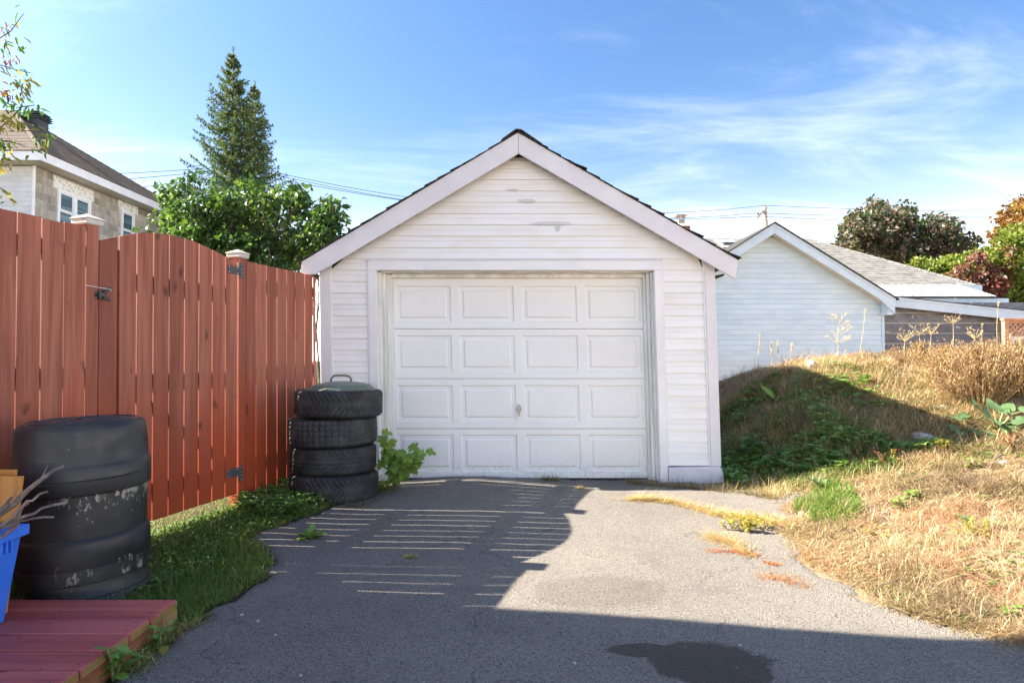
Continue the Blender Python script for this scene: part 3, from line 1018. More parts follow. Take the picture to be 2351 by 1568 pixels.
# ridge caps, the front one slumped to the right
for i in range(24):
    y0 = YB - .03 + i * .26
    cap = MB()
    drop = -.055 if i == 0 else 0
    cap.prism([(AX - .15, y0, ZAP - .15 * SL + .022), (AX - .02, y0, ZAP + .026), (AX + .03, y0, ZAP + .022), (AX + .22, y0, ZAP - .22 * SL + .030 + drop * .2),
               (AX + .222, y0, ZAP - .22 * SL + .014 + drop * .2), (AX + .03, y0, ZAP + .008), (AX - .02, y0, ZAP + .014), (AX - .15, y0, ZAP - .15 * SL + .012)], (0, .30, 0))
    gk('ridge_cap', cap, M['shingle'], rf)
deb = MB()
for px, py in ((1283, 350), (1300, 361), (1325, 375), (1340, 386), (1360, 396), (1384, 411), (1408, 426), (1440, 448), (1447, 452), (1476, 472), (1512, 488), (1522, 494), (1547, 512), (1556, 518), (1572, 527), (1590, 540), (1612, 552), (1625, 560), (1640, 570)):
    p = at(px, py, YB + rnd.uniform(.05, .5)); x = p.x + LEAN * p.z
    for q in range(3):
        cxx = x + rnd.uniform(-.03, .03); zz = barge_top(cxx) + .018; yy = YB + rnd.uniform(.03, .5)
        rr = rnd.uniform(.012, .03)
        deb.lathe([(.001, -rr * .4), (rr, 0), (rr * .8, rr * .45), (.001, rr * .6)], 6, (cxx, yy, zz))
gk('moss_clump', deb, M['moss'], rf, kind='stuff')

# ------------------------------------------------------------------ fence and gate
FE = Vector((-1.80, 5.70, 0)); FD = Vector((-.2990, -.9542, 0)); FN = Vector((.9542, -.2990, 0))
FLEAN = .011


def ft(px):
    u = (px - CX) / F / 0.9985
    return (5.70 * u + 1.80) / (.9542 * u - .2990)


def fp(t, n, z):
    """n: distance out of the fence plane towards the driveway"""
    p = FE + FD * t + FN * n
    return Vector((p.x - FLEAN * z, p.y, z))


def fz(px, py):
    t = ft(px); p = FE + FD * t
    return at(px, py, p.y).z


def fboard(t0, t1, z0, ztops, th=.013, n0=0.0):
    """ztops: list of (t, z) along the top between t0 and t1"""
    poly = [fp(t0, n0, z0), fp(t1, n0, z0)] + [fp(t, n0, z) for t, z in reversed(ztops)]
    return MB().prism(poly, -FN * th)


FTOP = 1.932


def rail(t0, t1, z0, z1):
    return MB().prism([fp(t0, -.0165, z0), fp(t1, -.0165, z0), fp(t1, -.0165, z1), fp(t0, -.0165, z1)], -FN * .038)


def post(parent, t0, t1, ztop, zb=-.1, deep=.09):
    mk('post', MB().prism([fp(t0, .001, zb), fp(t1, .001, zb), fp(t1, .001, ztop), fp(t0, .001, ztop)], -FN * deep), M['fence'], parent, bev=.003)
    po = [o for o in parent.children if o.name.startswith('post')][-1]
    tm = (t0 + t1) / 2; hw = (t1 - t0) / 2
    if hw < 0: hw = -hw
    hh = hw + .015
    c = MB()
    nm = -deep / 2
    hn = deep / 2 + .017
    lv = [(hh - .006, hn - .006, ztop - .002), (hh, hn, ztop + .006), (hh, hn, ztop + .03), (hh + .006, hn + .006, ztop + .033), (hh + .006, hn + .006, ztop + .038), (.004, .004, ztop + .068)]
    vs = []; fs = []
    for a, b_, z in lv:
        vs += [fp(tm - a, nm - b_, z), fp(tm + a, nm - b_, z), fp(tm + a, nm + b_, z), fp(tm - a, nm + b_, z)]
    for i in range(len(lv) - 1):
        for j in range(4):
            fs.append((i * 4 + j, i * 4 + (j + 1) % 4, (i + 1) * 4 + (j + 1) % 4, (i + 1) * 4 + j))
    fs += [(3, 2, 1, 0), tuple(range(len(vs) - 4, len(vs)))]
    c.add(vs, fs)
    mk('post_cap', c, M['cap'], parent)


def screws(spots, nrm, parent, r=.006, name='screw'):
    s = MB()
    for p in spots:
        a = Vector(p)
        s.tube([a, a + nrm * .003], [r, r * .7], 6)
    mk(name, s, M['screw'], parent)


FL = T('fence', 'red stained board fence at left of the gate, behind the black composter', 'fence', (fp(ft(190), 0, 0).x, fp(ft(190), 0, 0).y, 0))
GT = T('fence_gate', 'red stained wooden gate with arched top and black latch', 'gate', (fp(ft(410), 0, 0).x, fp(ft(410), 0, 0).y, 0))
FR = T('fence', 'short red stained board fence between the gate hinges and the white garage', 'fence', (fp(ft(650), 0, 0).x, fp(ft(650), 0, 0).y, 0))

# left section (boards go on past the frame)
gap = .0105
tl = [ft(p) for p in (203, 152.3, 100.7, 44)]
while tl[-1] < 3.9: tl.append(tl[-1] + .143)
for a, c in zip(tl[:-1], tl[1:]):
    g = rnd.choice([.005, .007, .008, .009])
    dz = rnd.uniform(-.006, .006)
    zt = FTOP + .004 * (a - 2)
    mk('board', fboard(a + g / 2, c - g / 2, .03 + dz, [(a + g / 2, zt + dz), (c - g / 2, zt + dz + .001)], n0=rnd.uniform(-.002, .002)), M['fence'], FL, bev=.0015)
t0 = ft(232); t1 = ft(276)
mk('board', fboard(t1 + .006, t0 - .004, .04, [(t1 + .006, fz(275, 543.5)), (t0 - .004, fz(233, 552))]), M['fence'], FL, bev=.0015)
post(FL, ft(231.5), ft(203.5), 1.955)
mk('stop_strip', MB().prism([fp(ft(283), -.014, .06), fp(ft(270), -.014, .06), fp(ft(270), -.014, 1.84), fp(ft(283), -.014, 1.84)], -FN * .012), M['fence_rail'], FL)
mk('rail', rail(ft(231.5), 3.9, .30, .39), M['fence_rail'], FL); mk('rail', rail(ft(231.5), 3.9, 1.03, 1.12), M['fence_rail'], FL); mk('rail', rail(ft(231.5), 3.9, 1.74, 1.83), M['fence_rail'], FL)
post(FL, 3.9, 3.81, 1.955)

# gate
gb = [278, 319.4, 357.7, 394.4, 428.8, 462, 492.8, 522.5, 550.5]
arch = [(278, 543), (300, 538.5), (319, 536), (340, 534.8), (358, 535), (378, 536.8), (394, 539), (412, 543), (429, 547.5), (446, 553), (462, 559), (478, 566.5), (493, 574), (508, 581.5), (522, 589), (537, 598), (551, 607)]
ax_ = np.array([ft(p) for p, q in arch]); az_ = np.array([fz(p, q) for p, q in arch])


def archz(t):
    return float(np.interp(-t, -ax_, az_))


for i in range(8):
    a, c = ft(gb[i + 1]), ft(gb[i])
    g = (.010, .009, .010, .006, .010, .010, .008, .009)[i]
    a += g / 2; c -= g / 2
    top = [(a + (c - a) * k / 4, archz(a + (c - a) * k / 4)) for k in range(5)]
    pm = (gb[i] + gb[i + 1]) / 2
    zb = fz(pm, np.interp(pm, [345, 556], [1200, 1131]))
    zb = min(max(zb, .085), .13)
    mk('board', fboard(a, c, zb, top, n0=rnd.uniform(-.0015, .0015)), M['fence'], GT, bev=.0015)
ga, gc = ft(551), ft(279)
for z0, z1 in ((.27, .36), (.98, 1.07), (1.62, 1.71)):
    mk('rail', rail(ga + .01, gc - .01, z0, z1), M['fence_rail'], GT)
br = MB().prism([fp(ga + .03, -.0165, .37), fp(ga + .13, -.0165, .37), fp(gc - .03, -.0165, .97), fp(gc - .13, -.0165, .97)], -FN * .03)
mk('brace', br, M['fence_rail'], GT)
# hinges
for (x0, x1, y0, y1, xb0, xb1, yb0, yb1) in ((527, 551, 611, 629, 553.2, 561.5, 605, 640), (526, 551, 1076, 1096, 553.2, 561, 1069, 1104)):
    z0, z1 = fz((x0 + x1) / 2, y1), fz((x0 + x1) / 2, y0)
    hg = mk('hinge', MB().prism([fp(ft(x0), .0025, z0), fp(ft(x1), .0025, z0), fp(ft(x1), .0025, z1), fp(ft(x0), .0025, z1)], FN * .004), M['hinge'], GT, bev=.0015)
    zb0, zb1 = fz(557, yb1), fz(557, yb0)
    mk('hinge_strap', MB().prism([fp(ft(xb0), .0035, zb0), fp(ft(xb1), .0035, zb0), fp(ft(xb1), .0035, zb1), fp(ft(xb0), .0035, zb1)], FN * .005)
       .tube([fp(ft(552.2), .006, zb0), fp(ft(552.2), .006, zb1)], .007, 8), M['hinge'], hg)
    sp = [fp(ft(x0) + dt, .0065, z) for dt in (-.012, (ft(x1) - ft(x0)) + .012) for z in (z0 + .012, z1 - .012)]
    sp += [fp((ft(xb0) + ft(xb1)) / 2, .0085, zb0 + (zb1 - zb0) * f) for f in (.12, .38, .62, .88)]
    screws(sp, FN, hg, .005)
# latch on the post, with its white pull cord
def lp(x, y, n): return fp(ft(x), n, fz(x, y))
V2 = lambda cx, cy: (320 + cx / 2091 * 200) * .6122, 
def lx(cx): return (320 + cx * 200 / 2091) * .61224
def ly(cy): return (1020 + cy * 150 / 1568) * .61224
lt = mk('latch', MB().prism([lp(lx(430), ly(735), .002), lp(lx(600), ly(735), .002), lp(lx(600), ly(1065), .002), lp(lx(430), ly(1065), .002)], FN * .005)
        .prism([lp(lx(510), ly(760), .006), lp(lx(830), ly(790), .006), lp(lx(740), ly(960), .006), lp(lx(640), ly(1040), .006), lp(lx(510), ly(1040), .006)], FN * .022), M['black_metal'], GT, bev=.002)
mk('latch_arm', MB().prism([lp(lx(620), ly(780), .028), lp(lx(870), ly(600), .028), lp(lx(930), ly(605), .028), lp(lx(940), ly(680), .028), lp(lx(830), ly(790), .028), lp(lx(700), ly(820), .028)], FN * .010)
   .prism([lp(lx(640), ly(960), .028), lp(lx(810), ly(990), .028), lp(lx(900), ly(1150), .028), lp(lx(820), ly(1140), .028), lp(lx(640), ly(1060), .028)], FN * .012), M['black_metal'], lt, bev=.002)
screws([lp(lx(468), ly(795), .008), lp(lx(468), ly(1005), .008)], FN, lt, .005)
c0, c1 = lp(lx(100), ly(525), .006), lp(lx(895), ly(690), .040)
mk('latch_cord', MB().tube([c0, c0.lerp(c1, .5) + Vector((0, 0, -.002)), c1, c1 + Vector((.002, 0, -.012))], .0022, 6), M['cord'], lt)

# right section
rb = [552.8, 570, 592.8, 617, 640.4, 662.7, 683.4, 704, 722.4]
post(FR, ft(569.5), ft(553), 1.955)
for i in range(1, 8):
    a, c = ft(rb[i + 1]), ft(rb[i])
    g = (0, .006, .007, .007, .010, .007, .008, .009)[i]
    mk('board', fboard(a + g / 2, c - g / 2, .04, [(a + g / 2, FTOP + .004), (c - g / 2, FTOP + .003)], n0=rnd.uniform(-.0015, .0015)), M['fence'], FR, bev=.0015)
a, c = .012, ft(722.4) - .035
mk('board', fboard(a, c, .05, [(a, FTOP - .01), (c, FTOP)], n0=-.014), M['fence'], FR, bev=.0015)
for z0, z1 in ((.30, .39), (1.03, 1.12), (1.74, 1.83)):
    mk('rail', MB().prism([fp(.012, -.031, z0), fp(ft(553), -.031, z0), fp(ft(553), -.031, z1), fp(.012, -.031, z1)], -FN * .038), M['fence_rail'], FR)

# ------------------------------------------------------------------ composter
CP = Vector((-2.105, 3.05, h1(-2.105, 3.05) - .01))
CT = T('composter', 'big black plastic composter barrel with two raised bands and whitish stains', 'composter', CP)
CT.rotation_euler = (0, R(-2.3), 0)
prof = [(.272, .055), (.262, .075), (.262, .118), (.274, .124), (.277, .150), (.279, .188), (.2765, .191), (.279, .195), (.280, .300), (.274, .318), (.266, .326), (.268, .40), (.272, .50), (.273, .522), (.284, .530), (.288, .545),
        (.290, .590), (.2875, .594), (.290, .598), (.289, .648), (.283, .658), (.280, .664), (.278, .72), (.275, .78), (.271, .822), (.266, .838), (.256, .849), (.238, .853)]
mk('barrel', MB().lathe(prof, 72), M['compost'], CT, smooth=32, local=True)
mk('base_ring', MB().lathe([(.25, .0), (.292, .0), (.290, .03), (.276, .052), (.25, .054)], 64), M['compost'], CT, smooth=40, local=True)
lid = MB().lathe([(.236, .850), (.230, .862), (.215, .866), (.200, .853), (.195, .850), (.06, .858), (.001, .86)], 64)
ld = mk('lid', lid, M['lidplastic'], CT, smooth=35, local=True)
for k in range(6):
    a = k * math.pi / 3 + .3
    rib = MB()
    c_, s_ = math.cos(a), math.sin(a)
    def rp(r, w, z): return (c_ * r - s_ * w, s_ * r + c_ * w, z)
    rib.add([rp(.05, -.02, .855), rp(.19, -.045, .850), rp(.19, .045, .850), rp(.05, .02, .855), rp(.06, -.012, .869), rp(.18, -.034, .866), rp(.18, .034, .866), rp(.06, .012, .869)],
            [(4, 5, 6, 7), (0, 1, 5, 4), (1, 2, 6, 5), (2, 3, 7, 6), (3, 0, 4, 7)])
    mk('lid_ridge', rib, M['lidplastic'], ld, local=True, bev=.004)

# ------------------------------------------------------------------ deck platform
DZT = .11
dk = T('deck_step', 'low red painted plank deck with bare wood ends at the driveway edge', 'deck', (-1.9, 2.2, 0))
yed = [onz(10, y, DZT).y for y in (1375, 1402.5, 1420.5, 1455, 1493.5, 1536)]
while yed[-1] > .9: yed.append(yed[-1] - .118)
for i in range(len(yed) - 1):
    a, c = yed[i + 1] + .004, yed[i] - .004
    xr = -1.462 + rnd.uniform(-.006, .004)
    mk('plank', MB().box((-3.0, a, DZT - .036), (xr, c, DZT + rnd.uniform(-.001, .001))), M['deck'], dk, bev=.003)
    mk('plank_end', MB().box((xr + .0005, a + .003, DZT - .034), (xr + .0025, c - .003, DZT - .004)), M['raw_wood'], dk)
sc_ = MB()
for i in range(len(yed) - 1):
    for xx in (-1.50, -1.86, -2.22):
        for f_ in (.25, .75):
            yy = yed[i] + (yed[i + 1] - yed[i]) * f_
            sc_.tube([(xx + rnd.uniform(-.008, .008), yy, DZT - .002), (xx, yy, DZT + .0014)], .0035, 6)
mk('screws', sc_, M['hinge'], dk, kind='stuff')
mk('rim_joist', MB().box((-1.505, .9, -.02), (-1.466, yed[0] - .115, DZT - .0375)), M['deck_rim'], dk, bev=.003)
mk('corner_block', MB().box((-1.56, yed[0] - .112, -.02), (-1.464, yed[0] - .002, DZT - .0375)), M['raw_wood'], dk, bev=.004)
mk('joist', MB().box((-3.0, yed[0] - .045, -.02), (-1.562, yed[0] - .006, DZT - .0375)), M['deck_rim'], dk)

# ------------------------------------------------------------------ blue bin with sticks and boards
BZ = DZT
bn = T('recycling_bin', 'blue plastic recycling box on the deck, filled with dead sticks', 'recycling bin', (-2.3, 2.3, BZ))


def tub(x0, x1, y0, y1, z0, z1, tap):
    vs = []
    for z, e in ((z0, -tap), (z1, 0)):
        vs += [(x0 - e, y0 - e, z), (x1 + e, y0 - e, z), (x1 + e, y1 + e, z), (x0 - e, y1 + e, z)]
    return vs


X0, X1, Y0, Y1 = -2.52, -1.975, 2.06, 2.485
th = .006
o_ = tub(X0, X1, Y0, Y1, BZ + .002, .49, .075)
o_ = [(-2.445 if i in (0, 3) else -2.032, 2.13 if i < 2 else 2.47, v[2]) if i < 4 else v for i, v in enumerate(o_)]
i_ = [(x + (th if x < -2.2 else -th), y + (th if y < 2.3 else -th), z + (.01 if z < .2 else 0)) for x, y, z in o_]
tb = MB().add(o_ + i_, [(3, 2, 1, 0), (8, 9, 10, 11), (0, 1, 5, 4), (1, 2, 6, 5), (2, 3, 7, 6), (3, 0, 4, 7), (9, 8, 12, 13), (10, 9, 13, 14), (11, 10, 14, 15), (8, 11, 15, 12), (4, 5, 13, 12), (5, 6, 14, 13), (6, 7, 15, 14), (7, 4, 12, 15)])
mk('tub', tb, M['blue'], bn, bev=.004, seg=2)
rim = MB()
e = .016
for (a, b_) in (((X0 - e, Y0 - e, .452), (X1 + e, Y0 + .0, .494)), ((X0 - e, Y1 - .0, .452), (X1 + e, Y1 + e, .494)), ((X0 - e, Y0 + .001, .452), (X0 + .0, Y1 - .001, .494)), ((X1 - .0, Y0 + .001, .452), (X1 + e, Y1 - .001, .494))):
    rim.box(a, b_)
mk('rim', rim, M['blue'], bn, bev=.004)
for yy in (2.15, 2.36, 2.385, 2.41):
    mk('rim_rib', MB().box((X1 - .004, yy, .405), (X1 + .018, yy + .008, .455)), M['blue'], bn, bev=.002)

for i, (a, b_, lab) in enumerate((((-2.40, -2.045), 2.545, 'varnished orange board standing on the deck behind the blue box'), ((-2.45, -2.105), 2.585, 'second board just behind the varnished orange board'))):
    zt = .675 if i == 0 else .695
    o = mk('wood_board', MB().prism([(a[0], b_, .112), (a[1] - .045, b_, .112), (a[1] + .012, b_, zt), (a[0], b_, zt + .004)], (0, .014, 0)), M['ply'], None, bev=.002, loc=((a[0] + a[1]) / 2, b_, .112))
    tag(o, lab, 'board')

SG = 'dead sticks in the blue box'
sticks = [
    ((-2.30, 2.20, .20), at(0, 1180, 2.34), at(60, 1128, 2.40), at(104, 1094, 2.42), at(147, 1071, 2.44), .012, .006, 'thickest dead stick, sticking up highest out of the blue box'),
    ((-2.25, 2.22, .22), at(30, 1185, 2.36), at(62, 1150, 2.38), at(80, 1144, 2.40), at(110, 1128, 2.42), .006, .004, 'short thin stick just under the thickest stick in the blue box'),
    ((-2.30, 2.25, .25), at(10, 1206, 2.36), at(58, 1184, 2.40), at(96, 1166, 2.42), at(152, 1154, 2.45), .008, .004, 'forked dark stick reaching farthest right from the blue box'),
    ((-2.32, 2.18, .25), at(0, 1212, 2.34), at(45, 1196, 2.38), at(75, 1190, 2.40), at(124, 1187, 2.44), .007, .004, 'lowest stick lying almost flat over the rim of the blue box'),
    ((-2.36, 2.16, .25), at(-30, 1192, 2.30), at(0, 1171, 2.33), at(15, 1158, 2.34), at(28, 1142, 2.35), .010, .005, 'grey stick at the frame edge in front of the varnished board'),
    ((-2.22, 2.28, .25), at(40, 1205, 2.38), at(46, 1172, 2.39), at(54, 1160, 2.39), at(66, 1154, 2.40), .008, .005, 'short stubby stick against the lower edge of the varnished board')]
for (p0, p1, p2, p3, p4, r0, r1, lab) in sticks:
    pts = [Vector(p0), p1, p2, p3, p4]
    pts2 = []
    for a, c in zip(pts[:-1], pts[1:]):
        pts2 += [a, a.lerp(c, .5) + Vector((rnd.uniform(-.006, .006), 0, rnd.uniform(-.006, .006)))]
    pts2.append(pts[-1])
    n = len(pts2)
    rad = [r0 + (r1 - r0) * i / (n - 1) + rnd.uniform(0, .15) * r0 for i in range(n)]
    s = MB().tube(pts2, rad, 7)
    if r0 > .009:
        k = pts2[5]
        s.tube([k, k + Vector((.03, .005, .035)), k + Vector((.045, .01, .075))], [r1 * .6, r1 * .45, r1 * .25], 5)
    o = mk('stick', s, M['bark'], None, smooth=True, loc=pts2[0])
    tag(o, lab, 'stick', SG)

# ------------------------------------------------------------------ tyres
def tread_a(th, s):            # curved directional grooves
    sw = np.abs(s)
    ph = th * 50 / (2 * np.pi) + 1.3 * sw ** .6 * 1.7
    d = np.abs((ph % 1) - .5) * 2
    g = sst(.66, .80, d) * sst(.10, .3, sw)
    g = np.maximum(g, sst(.035, .02, np.abs(sw - .40)) * .8)
    return g


def tread_b(th, s):            # block tread
    row = np.floor((s + 1) * 2.5)
    ph = th * 46 / (2 * np.pi) + .45 * (row % 2) + .25 * np.sin((s + 1) * 2.5 * np.pi)
    d = np.abs((ph % 1) - .5) * 2
    g = sst(.62, .76, d)
    e = np.abs(((s + 1) * 2.5) % 1 - .5) * 2
    return np.maximum(g, sst(.78, .9, e))


def tread_c(th, s):            # fine swept grooves, worn
    sw = np.abs(s)
    ph = th * 46 / (2 * np.pi) + 2.2 * sw ** 1.5 * np.sign(1)
    d = np.abs((ph % 1) - .5) * 2
    g = sst(.72, .85, d) * sst(.25, .45, sw)
    return np.maximum(g * .8, sst(.04, .02, np.abs(sw - .18)) * .6)


def tyre(loc, ro, wd, tread, lab, tilt):
    t = T('tyre', lab, 'tyre', loc, 'old tyres in the stack')
    t.rotation_euler = tilt
    hw = wd / 2
    nth, ns = 460, 44
    th_ = np.linspace(0, 2 * np.pi, nth, endpoint=False)
    # outer tread with rounded shoulders
    sv = np.linspace(-1, 1, ns)
    ext = []
    prof = []
    for s_ in sv:
        sh = max(0, (abs(s_) - .72) / .28)
        prof.append((ro - .003 * s_ * s_ - .020 * sh ** 2.2, s_ * hw * .955))
    prof = np.array(prof)
    Th, Sv = np.meshgrid(th_, sv, indexing='ij')
    gd_ = tread(Th, Sv) * .008
    Rr = prof[None, :, 0] - gd_
    Vv = np.stack([Rr * np.cos(Th), Rr * np.sin(Th), np.broadcast_to(prof[None, :, 1], Rr.shape)], -1).reshape(-1, 3)
    idx = np.arange(nth * ns).reshape(nth, ns)
    q = np.stack([idx[:, :-1], np.roll(idx, -1, 0)[:, :-1], np.roll(idx, -1, 0)[:, 1:], idx[:, 1:]], -1).reshape(-1, 4)
    o = npmesh('tread', Vv, q, None, M['rubber'], None, t)
    rs = prof[0, 0]
    ri = ro * .60
    for sg in (-1, 1):
        pr = [(rs - .001, sg * hw * .955), (rs - .012, sg * hw * .985), (rs - .030, sg * hw * 1.0), (rs - .034, sg * hw * .992), (ro * .82, sg * hw * 1.0), (ro * .80, sg * hw * .99), (ro * .72, sg * hw * .92), (ro * .645, sg * hw * .80), (ri + .012, sg * hw * .74), (ri, sg * hw * .70), (ri - .002, sg * hw * .58), (ri + .02, sg * hw * .55), (ro * .78, sg * hw * .80), (rs - .03, sg * hw * .75), (rs - .016, 0)]
        mk('sidewall', MB().lathe(pr, 64), M['rubber'], t, smooth=40, local=True)
    return t


TY = 5.12
def tx(px): return (px - CX) / F * TY
tz = h1(-1.45, 5.1) - .012
tw = .222
tyre((tx(770), TY, tz + tw * .5), .358, tw, tread_a, 'lowest tyre of the stack, half sunk in clover', (R(-1.5), R(1.0), .4))
tyre((tx(767), TY + .01, tz + tw * 1.5), .350, tw, tread_c, 'worn tyre second from the bottom of the stack', (R(.5), R(1.2), 1.9))
tyre((tx(766), TY, tz + tw * 2.5 + .004), .362, tw * 1.03, tread_b, 'blocky winter tyre second from the top of the stack', (R(-.6), R(-1.0), .2))
tyre((tx(779), TY + .01, tz + tw * 3.5 + .012), .358, tw, tread_a, 'topmost tyre of the stack, directly under the green lid', (R(.6), R(-.4), 2.6))
tzl = tz + tw * 4 + .010
# green bin lid lying on the tyres
lc = (tx(782), TY + .02, tzl - .012)
gl = T('bin_lid', 'grey green plastic bin lid with loop handle lying on the tyre stack', 'lid', lc)
gl.rotation_euler = (R(-1.0), R(-1.0), .1)
mk('lid_dome', MB().lathe([(.272, -.012), (.280, .0), (.276, .022), (.262, .026), (.250, .034), (.245, .045), (.20, .060), (.12, .074), (.05, .080), (.001, .081)], 56), M['greenlid'], gl, smooth=30, local=True)
mk('handle', MB().tube([(-.085, 0, .074), (-.078, 0, .105), (-.062, 0, .124), (-.03, 0, .129), (.03, 0, .128), (.066, 0, .121), (.082, 0, .102), (.088, 0, .072)], .0085, 8), M['greenlid'], gl, smooth=True, local=True)
for k in (-2, -1, 0, 1, 2):
    a = -math.pi / 2 + k * .42
    c_, s_ = math.cos(a), math.sin(a)
    rb_ = MB().add([(c_ * .262 - s_ * w_, s_ * .262 + c_ * w_, z_) for w_, z_ in ((-.05, .02), (.05, .02), (.05, .034), (-.05, .034))] + [(c_ * .284 - s_ * w_, s_ * .284 + c_ * w_, z_) for w_, z_ in ((-.05, .006), (.05, .006), (.05, .012), (-.05, .012))],
                   [(0, 1, 2, 3), (4, 5, 6, 7), (3, 2, 6, 7), (0, 1, 5, 4), (0, 3, 7, 4), (1, 2, 6, 5)])
    mk('lid_tab', rb_, M['greenlid'], gl, local=True)


# ------------------------------------------------------------------ neighbouring buildings
def onX(x, y, X):
    d = ray(x, y)
    t = X / d.x
    return Vector((X, d.y * t, CZ + d.z * t))


BHX = -12.0
bh = T('block_house', 'grey concrete block house with brown hip roof and white eaves behind the red fence', 'house', (-15, 18, 0))
wl = mk('wall', MB().box((-20, 15.2, 0), (BHX, 22.0, 6.02)), M['mortar'], bh)
op = []     # (y0, y1, z0, z1) kept free of blocks


def rect(px0, py0, px1, py1, px2, py2):
    """near-top, far-top, far-bottom pixel corners -> y0, y1, z0, z1 on the wall"""
    a = onX(px0, py0, BHX); b_ = onX(px1, py1, BHX); c = onX(px2, py2, BHX)
    return a.y, b_.y, c.z, a.z


l1 = rect(121.5, 411, 214, 443, 214, 464); w1 = rect(130, 432, 206, 455, 206, 521)
l2 = rect(271, 464, 315.5, 480, 315.5, 495); w2 = rect(276, 486, 306, 496, 306, 560)
l3 = (20.35, 21.3, l2[2], l2[3]); w3 = (20.5, 21.15, w2[2], w2[3])
w1 = (w1[0], w1[1], 4.62, l1[2]); w2 = (w2[0], w2[1], 4.62, l2[2] - .0); w3 = (w3[0], w3[1], 4.62, l2[2])
l1 = (l1[0], l1[1], l1[2], l1[2] + .30); l2 = (l2[0], l2[1], l2[2], l2[2] + .26); l3 = (l3[0], l3[1], l2[2], l2[2] + .26)
op = [l1, w1, l2, w2, l3, w3]
bl_cache = {}
for r_ in range(9):
    z1 = 6.015 - .203 * r_; z0 = z1 - .190
    y = 15.2 + .012 - (.2 if r_ % 2 else 0)
    while y < 21.95:
        a, c = max(y, 15.21), min(y + .390, 21.98)
        y += .403
        segs = [(a, c)]
        for (oy0, oy1, oz0, oz1) in op:
            if z1 > oz0 + .02 and z0 < oz1 - .02:
                ns = []
                for s0, s1 in segs:
                    if s1 <= oy0 or s0 >= oy1: ns.append((s0, s1)); continue
                    if s0 < oy0 - .05: ns.append((s0, oy0))
                    if s1 > oy1 + .05: ns.append((oy1, s1))
                segs = ns
        for s0, s1 in segs:
            if s1 - s0 < .06: continue
            mk('concrete_block', MB().box((BHX - .02, s0, z0), (BHX + .009 + rnd.uniform(-.002, .003), s1, z1)), M['block'], wl, bev=.004)
for l in (l1, l2, l3):
    mk('lintel', MB().box((BHX - .02, l[0], l[2]), (BHX + .022, l[1], l[3])), M['lintel'], bh, bev=.006)


def window(y0, y1, z0, z1, panes):
    fr = .075
    wb = MB()
    X = BHX + .058
    wb.box((BHX - .02, y0, z0), (X, y0 + fr, z1)); wb.box((BHX - .02, y1 - fr, z0), (X, y1, z1))
    wb.box((BHX - .02, y0 + fr, z1 - fr), (X, y1 - fr, z1)); wb.box((BHX - .02, y0 + fr, z0), (X, y1 - fr, z0 + fr))
    iw = (y1 - y0 - 2 * fr)
    if panes == 2:
        ym = (y0 + y1) / 2
        wb.box((BHX - .02, ym - .06, z0 + fr), (X, ym + .06, z1 - fr))
        lights = [(y0 + fr, ym - .06), (ym + .06, y1 - fr)]
    else:
        lights = [(y0 + fr, y1 - fr)]
    wi = mk('window', wb, M['winframe'], bh, bev=.004)
    zm = (z0 + z1) / 2 - .03
    for a, c in lights:
        for q, (b0, b1) in enumerate(((z0 + fr, zm), (zm, z1 - fr))):
            xo = -.012 if q == 0 else .004
            s = MB(); e_ = .035
            s.box((BHX + .012 + xo, a + .002, b0 + .002), (BHX + .036 + xo, a + e_, b1 - .002)); s.box((BHX + .012 + xo, c - e_, b0 + .002), (BHX + .036 + xo, c - .002, b1 - .002))
            s.box((BHX + .012 + xo, a + e_, b0 + .002), (BHX + .036 + xo, c - e_, b0 + e_)); s.box((BHX + .012 + xo, a + e_, b1 - e_), (BHX + .036 + xo, c - e_, b1 - .002))
            mk('sash', s, M['winframe'], wi)
            mk('pane', MB().box((BHX + .018 + xo, a + e_ * .9, b0 + e_ * .9), (BHX + .024 + xo, c - e_ * .9, b1 - e_ * .9)), M['paneglass'], wi)
        mk('blind', MB().box((BHX + .0005, a, z0 + fr), (BHX + .0015, c, z1 - fr)), M['curtain'], wi)


g_ = NB('reflective_pane')
v_ = g_.coord((1, 1, 1))
st_ = g_.mr(g_.noise(g_.coord((.25, .25, 7)), 1.6, 3), .42, .58)
M['paneglass'] = g_.done(g_.mix(st_, (.05, .085, .105), (.13, .20, .235)), .07, .6)
window(*w1, 2); window(*w2, 1); window(*w3, 1)
# pale siding on the end wall
for k in range(16):
    z1 = 6.0 - .126 * k
    mb = MB(); z0 = z1 - .125
    mb.prism([(-20, 15.2, z1), (-20, 15.19, z1), (-20, 15.178, z0), (-20, 15.2, z0)], (8.0 - .04, 0, 0))
    mk('siding_board', mb, M['greysiding'], bh)
mk('corner_trim', MB().box((-12.03, 15.17, 3.8), (-11.985, 15.215, 6.02)), M['winframe'], bh)
# eaves
EX, EY0, EY1, EZ = -11.50, 14.74, 22.3, 6.04
mk('soffit', MB().box((-20.4, EY0 + .03, EZ), (EX - .03, EY1, EZ + .02)), M['softfit'], bh)
mk('fascia', MB().box((EX - .029, EY0, EZ - .02), (EX, EY1, EZ + .20)), M['whitefascia'], bh)
mk('fascia', MB().box((-20.4, EY0, EZ - .02), (EX - .030, EY0 + .028, EZ + .20)), M['whitefascia'], bh)
AXX, AYY, AZZ = -15.15, 18.3, 8.72
rv = [(EX + .03, EY0 - .03, EZ + .205), (EX + .03, EY1 + .03, EZ + .205), (AXX, AYY, AZZ), (-21, AYY, AZZ), (-21, EY0 - .03, EZ + .205), (-21, EY1 + .03, EZ + .205)]
brf = mk('roof', MB().add(rv, [(0, 1, 2), (4, 0, 2, 3), (1, 5, 3, 2), (0, 4, 5, 1), (4, 3, 5)]), M['brownroof'], bh)
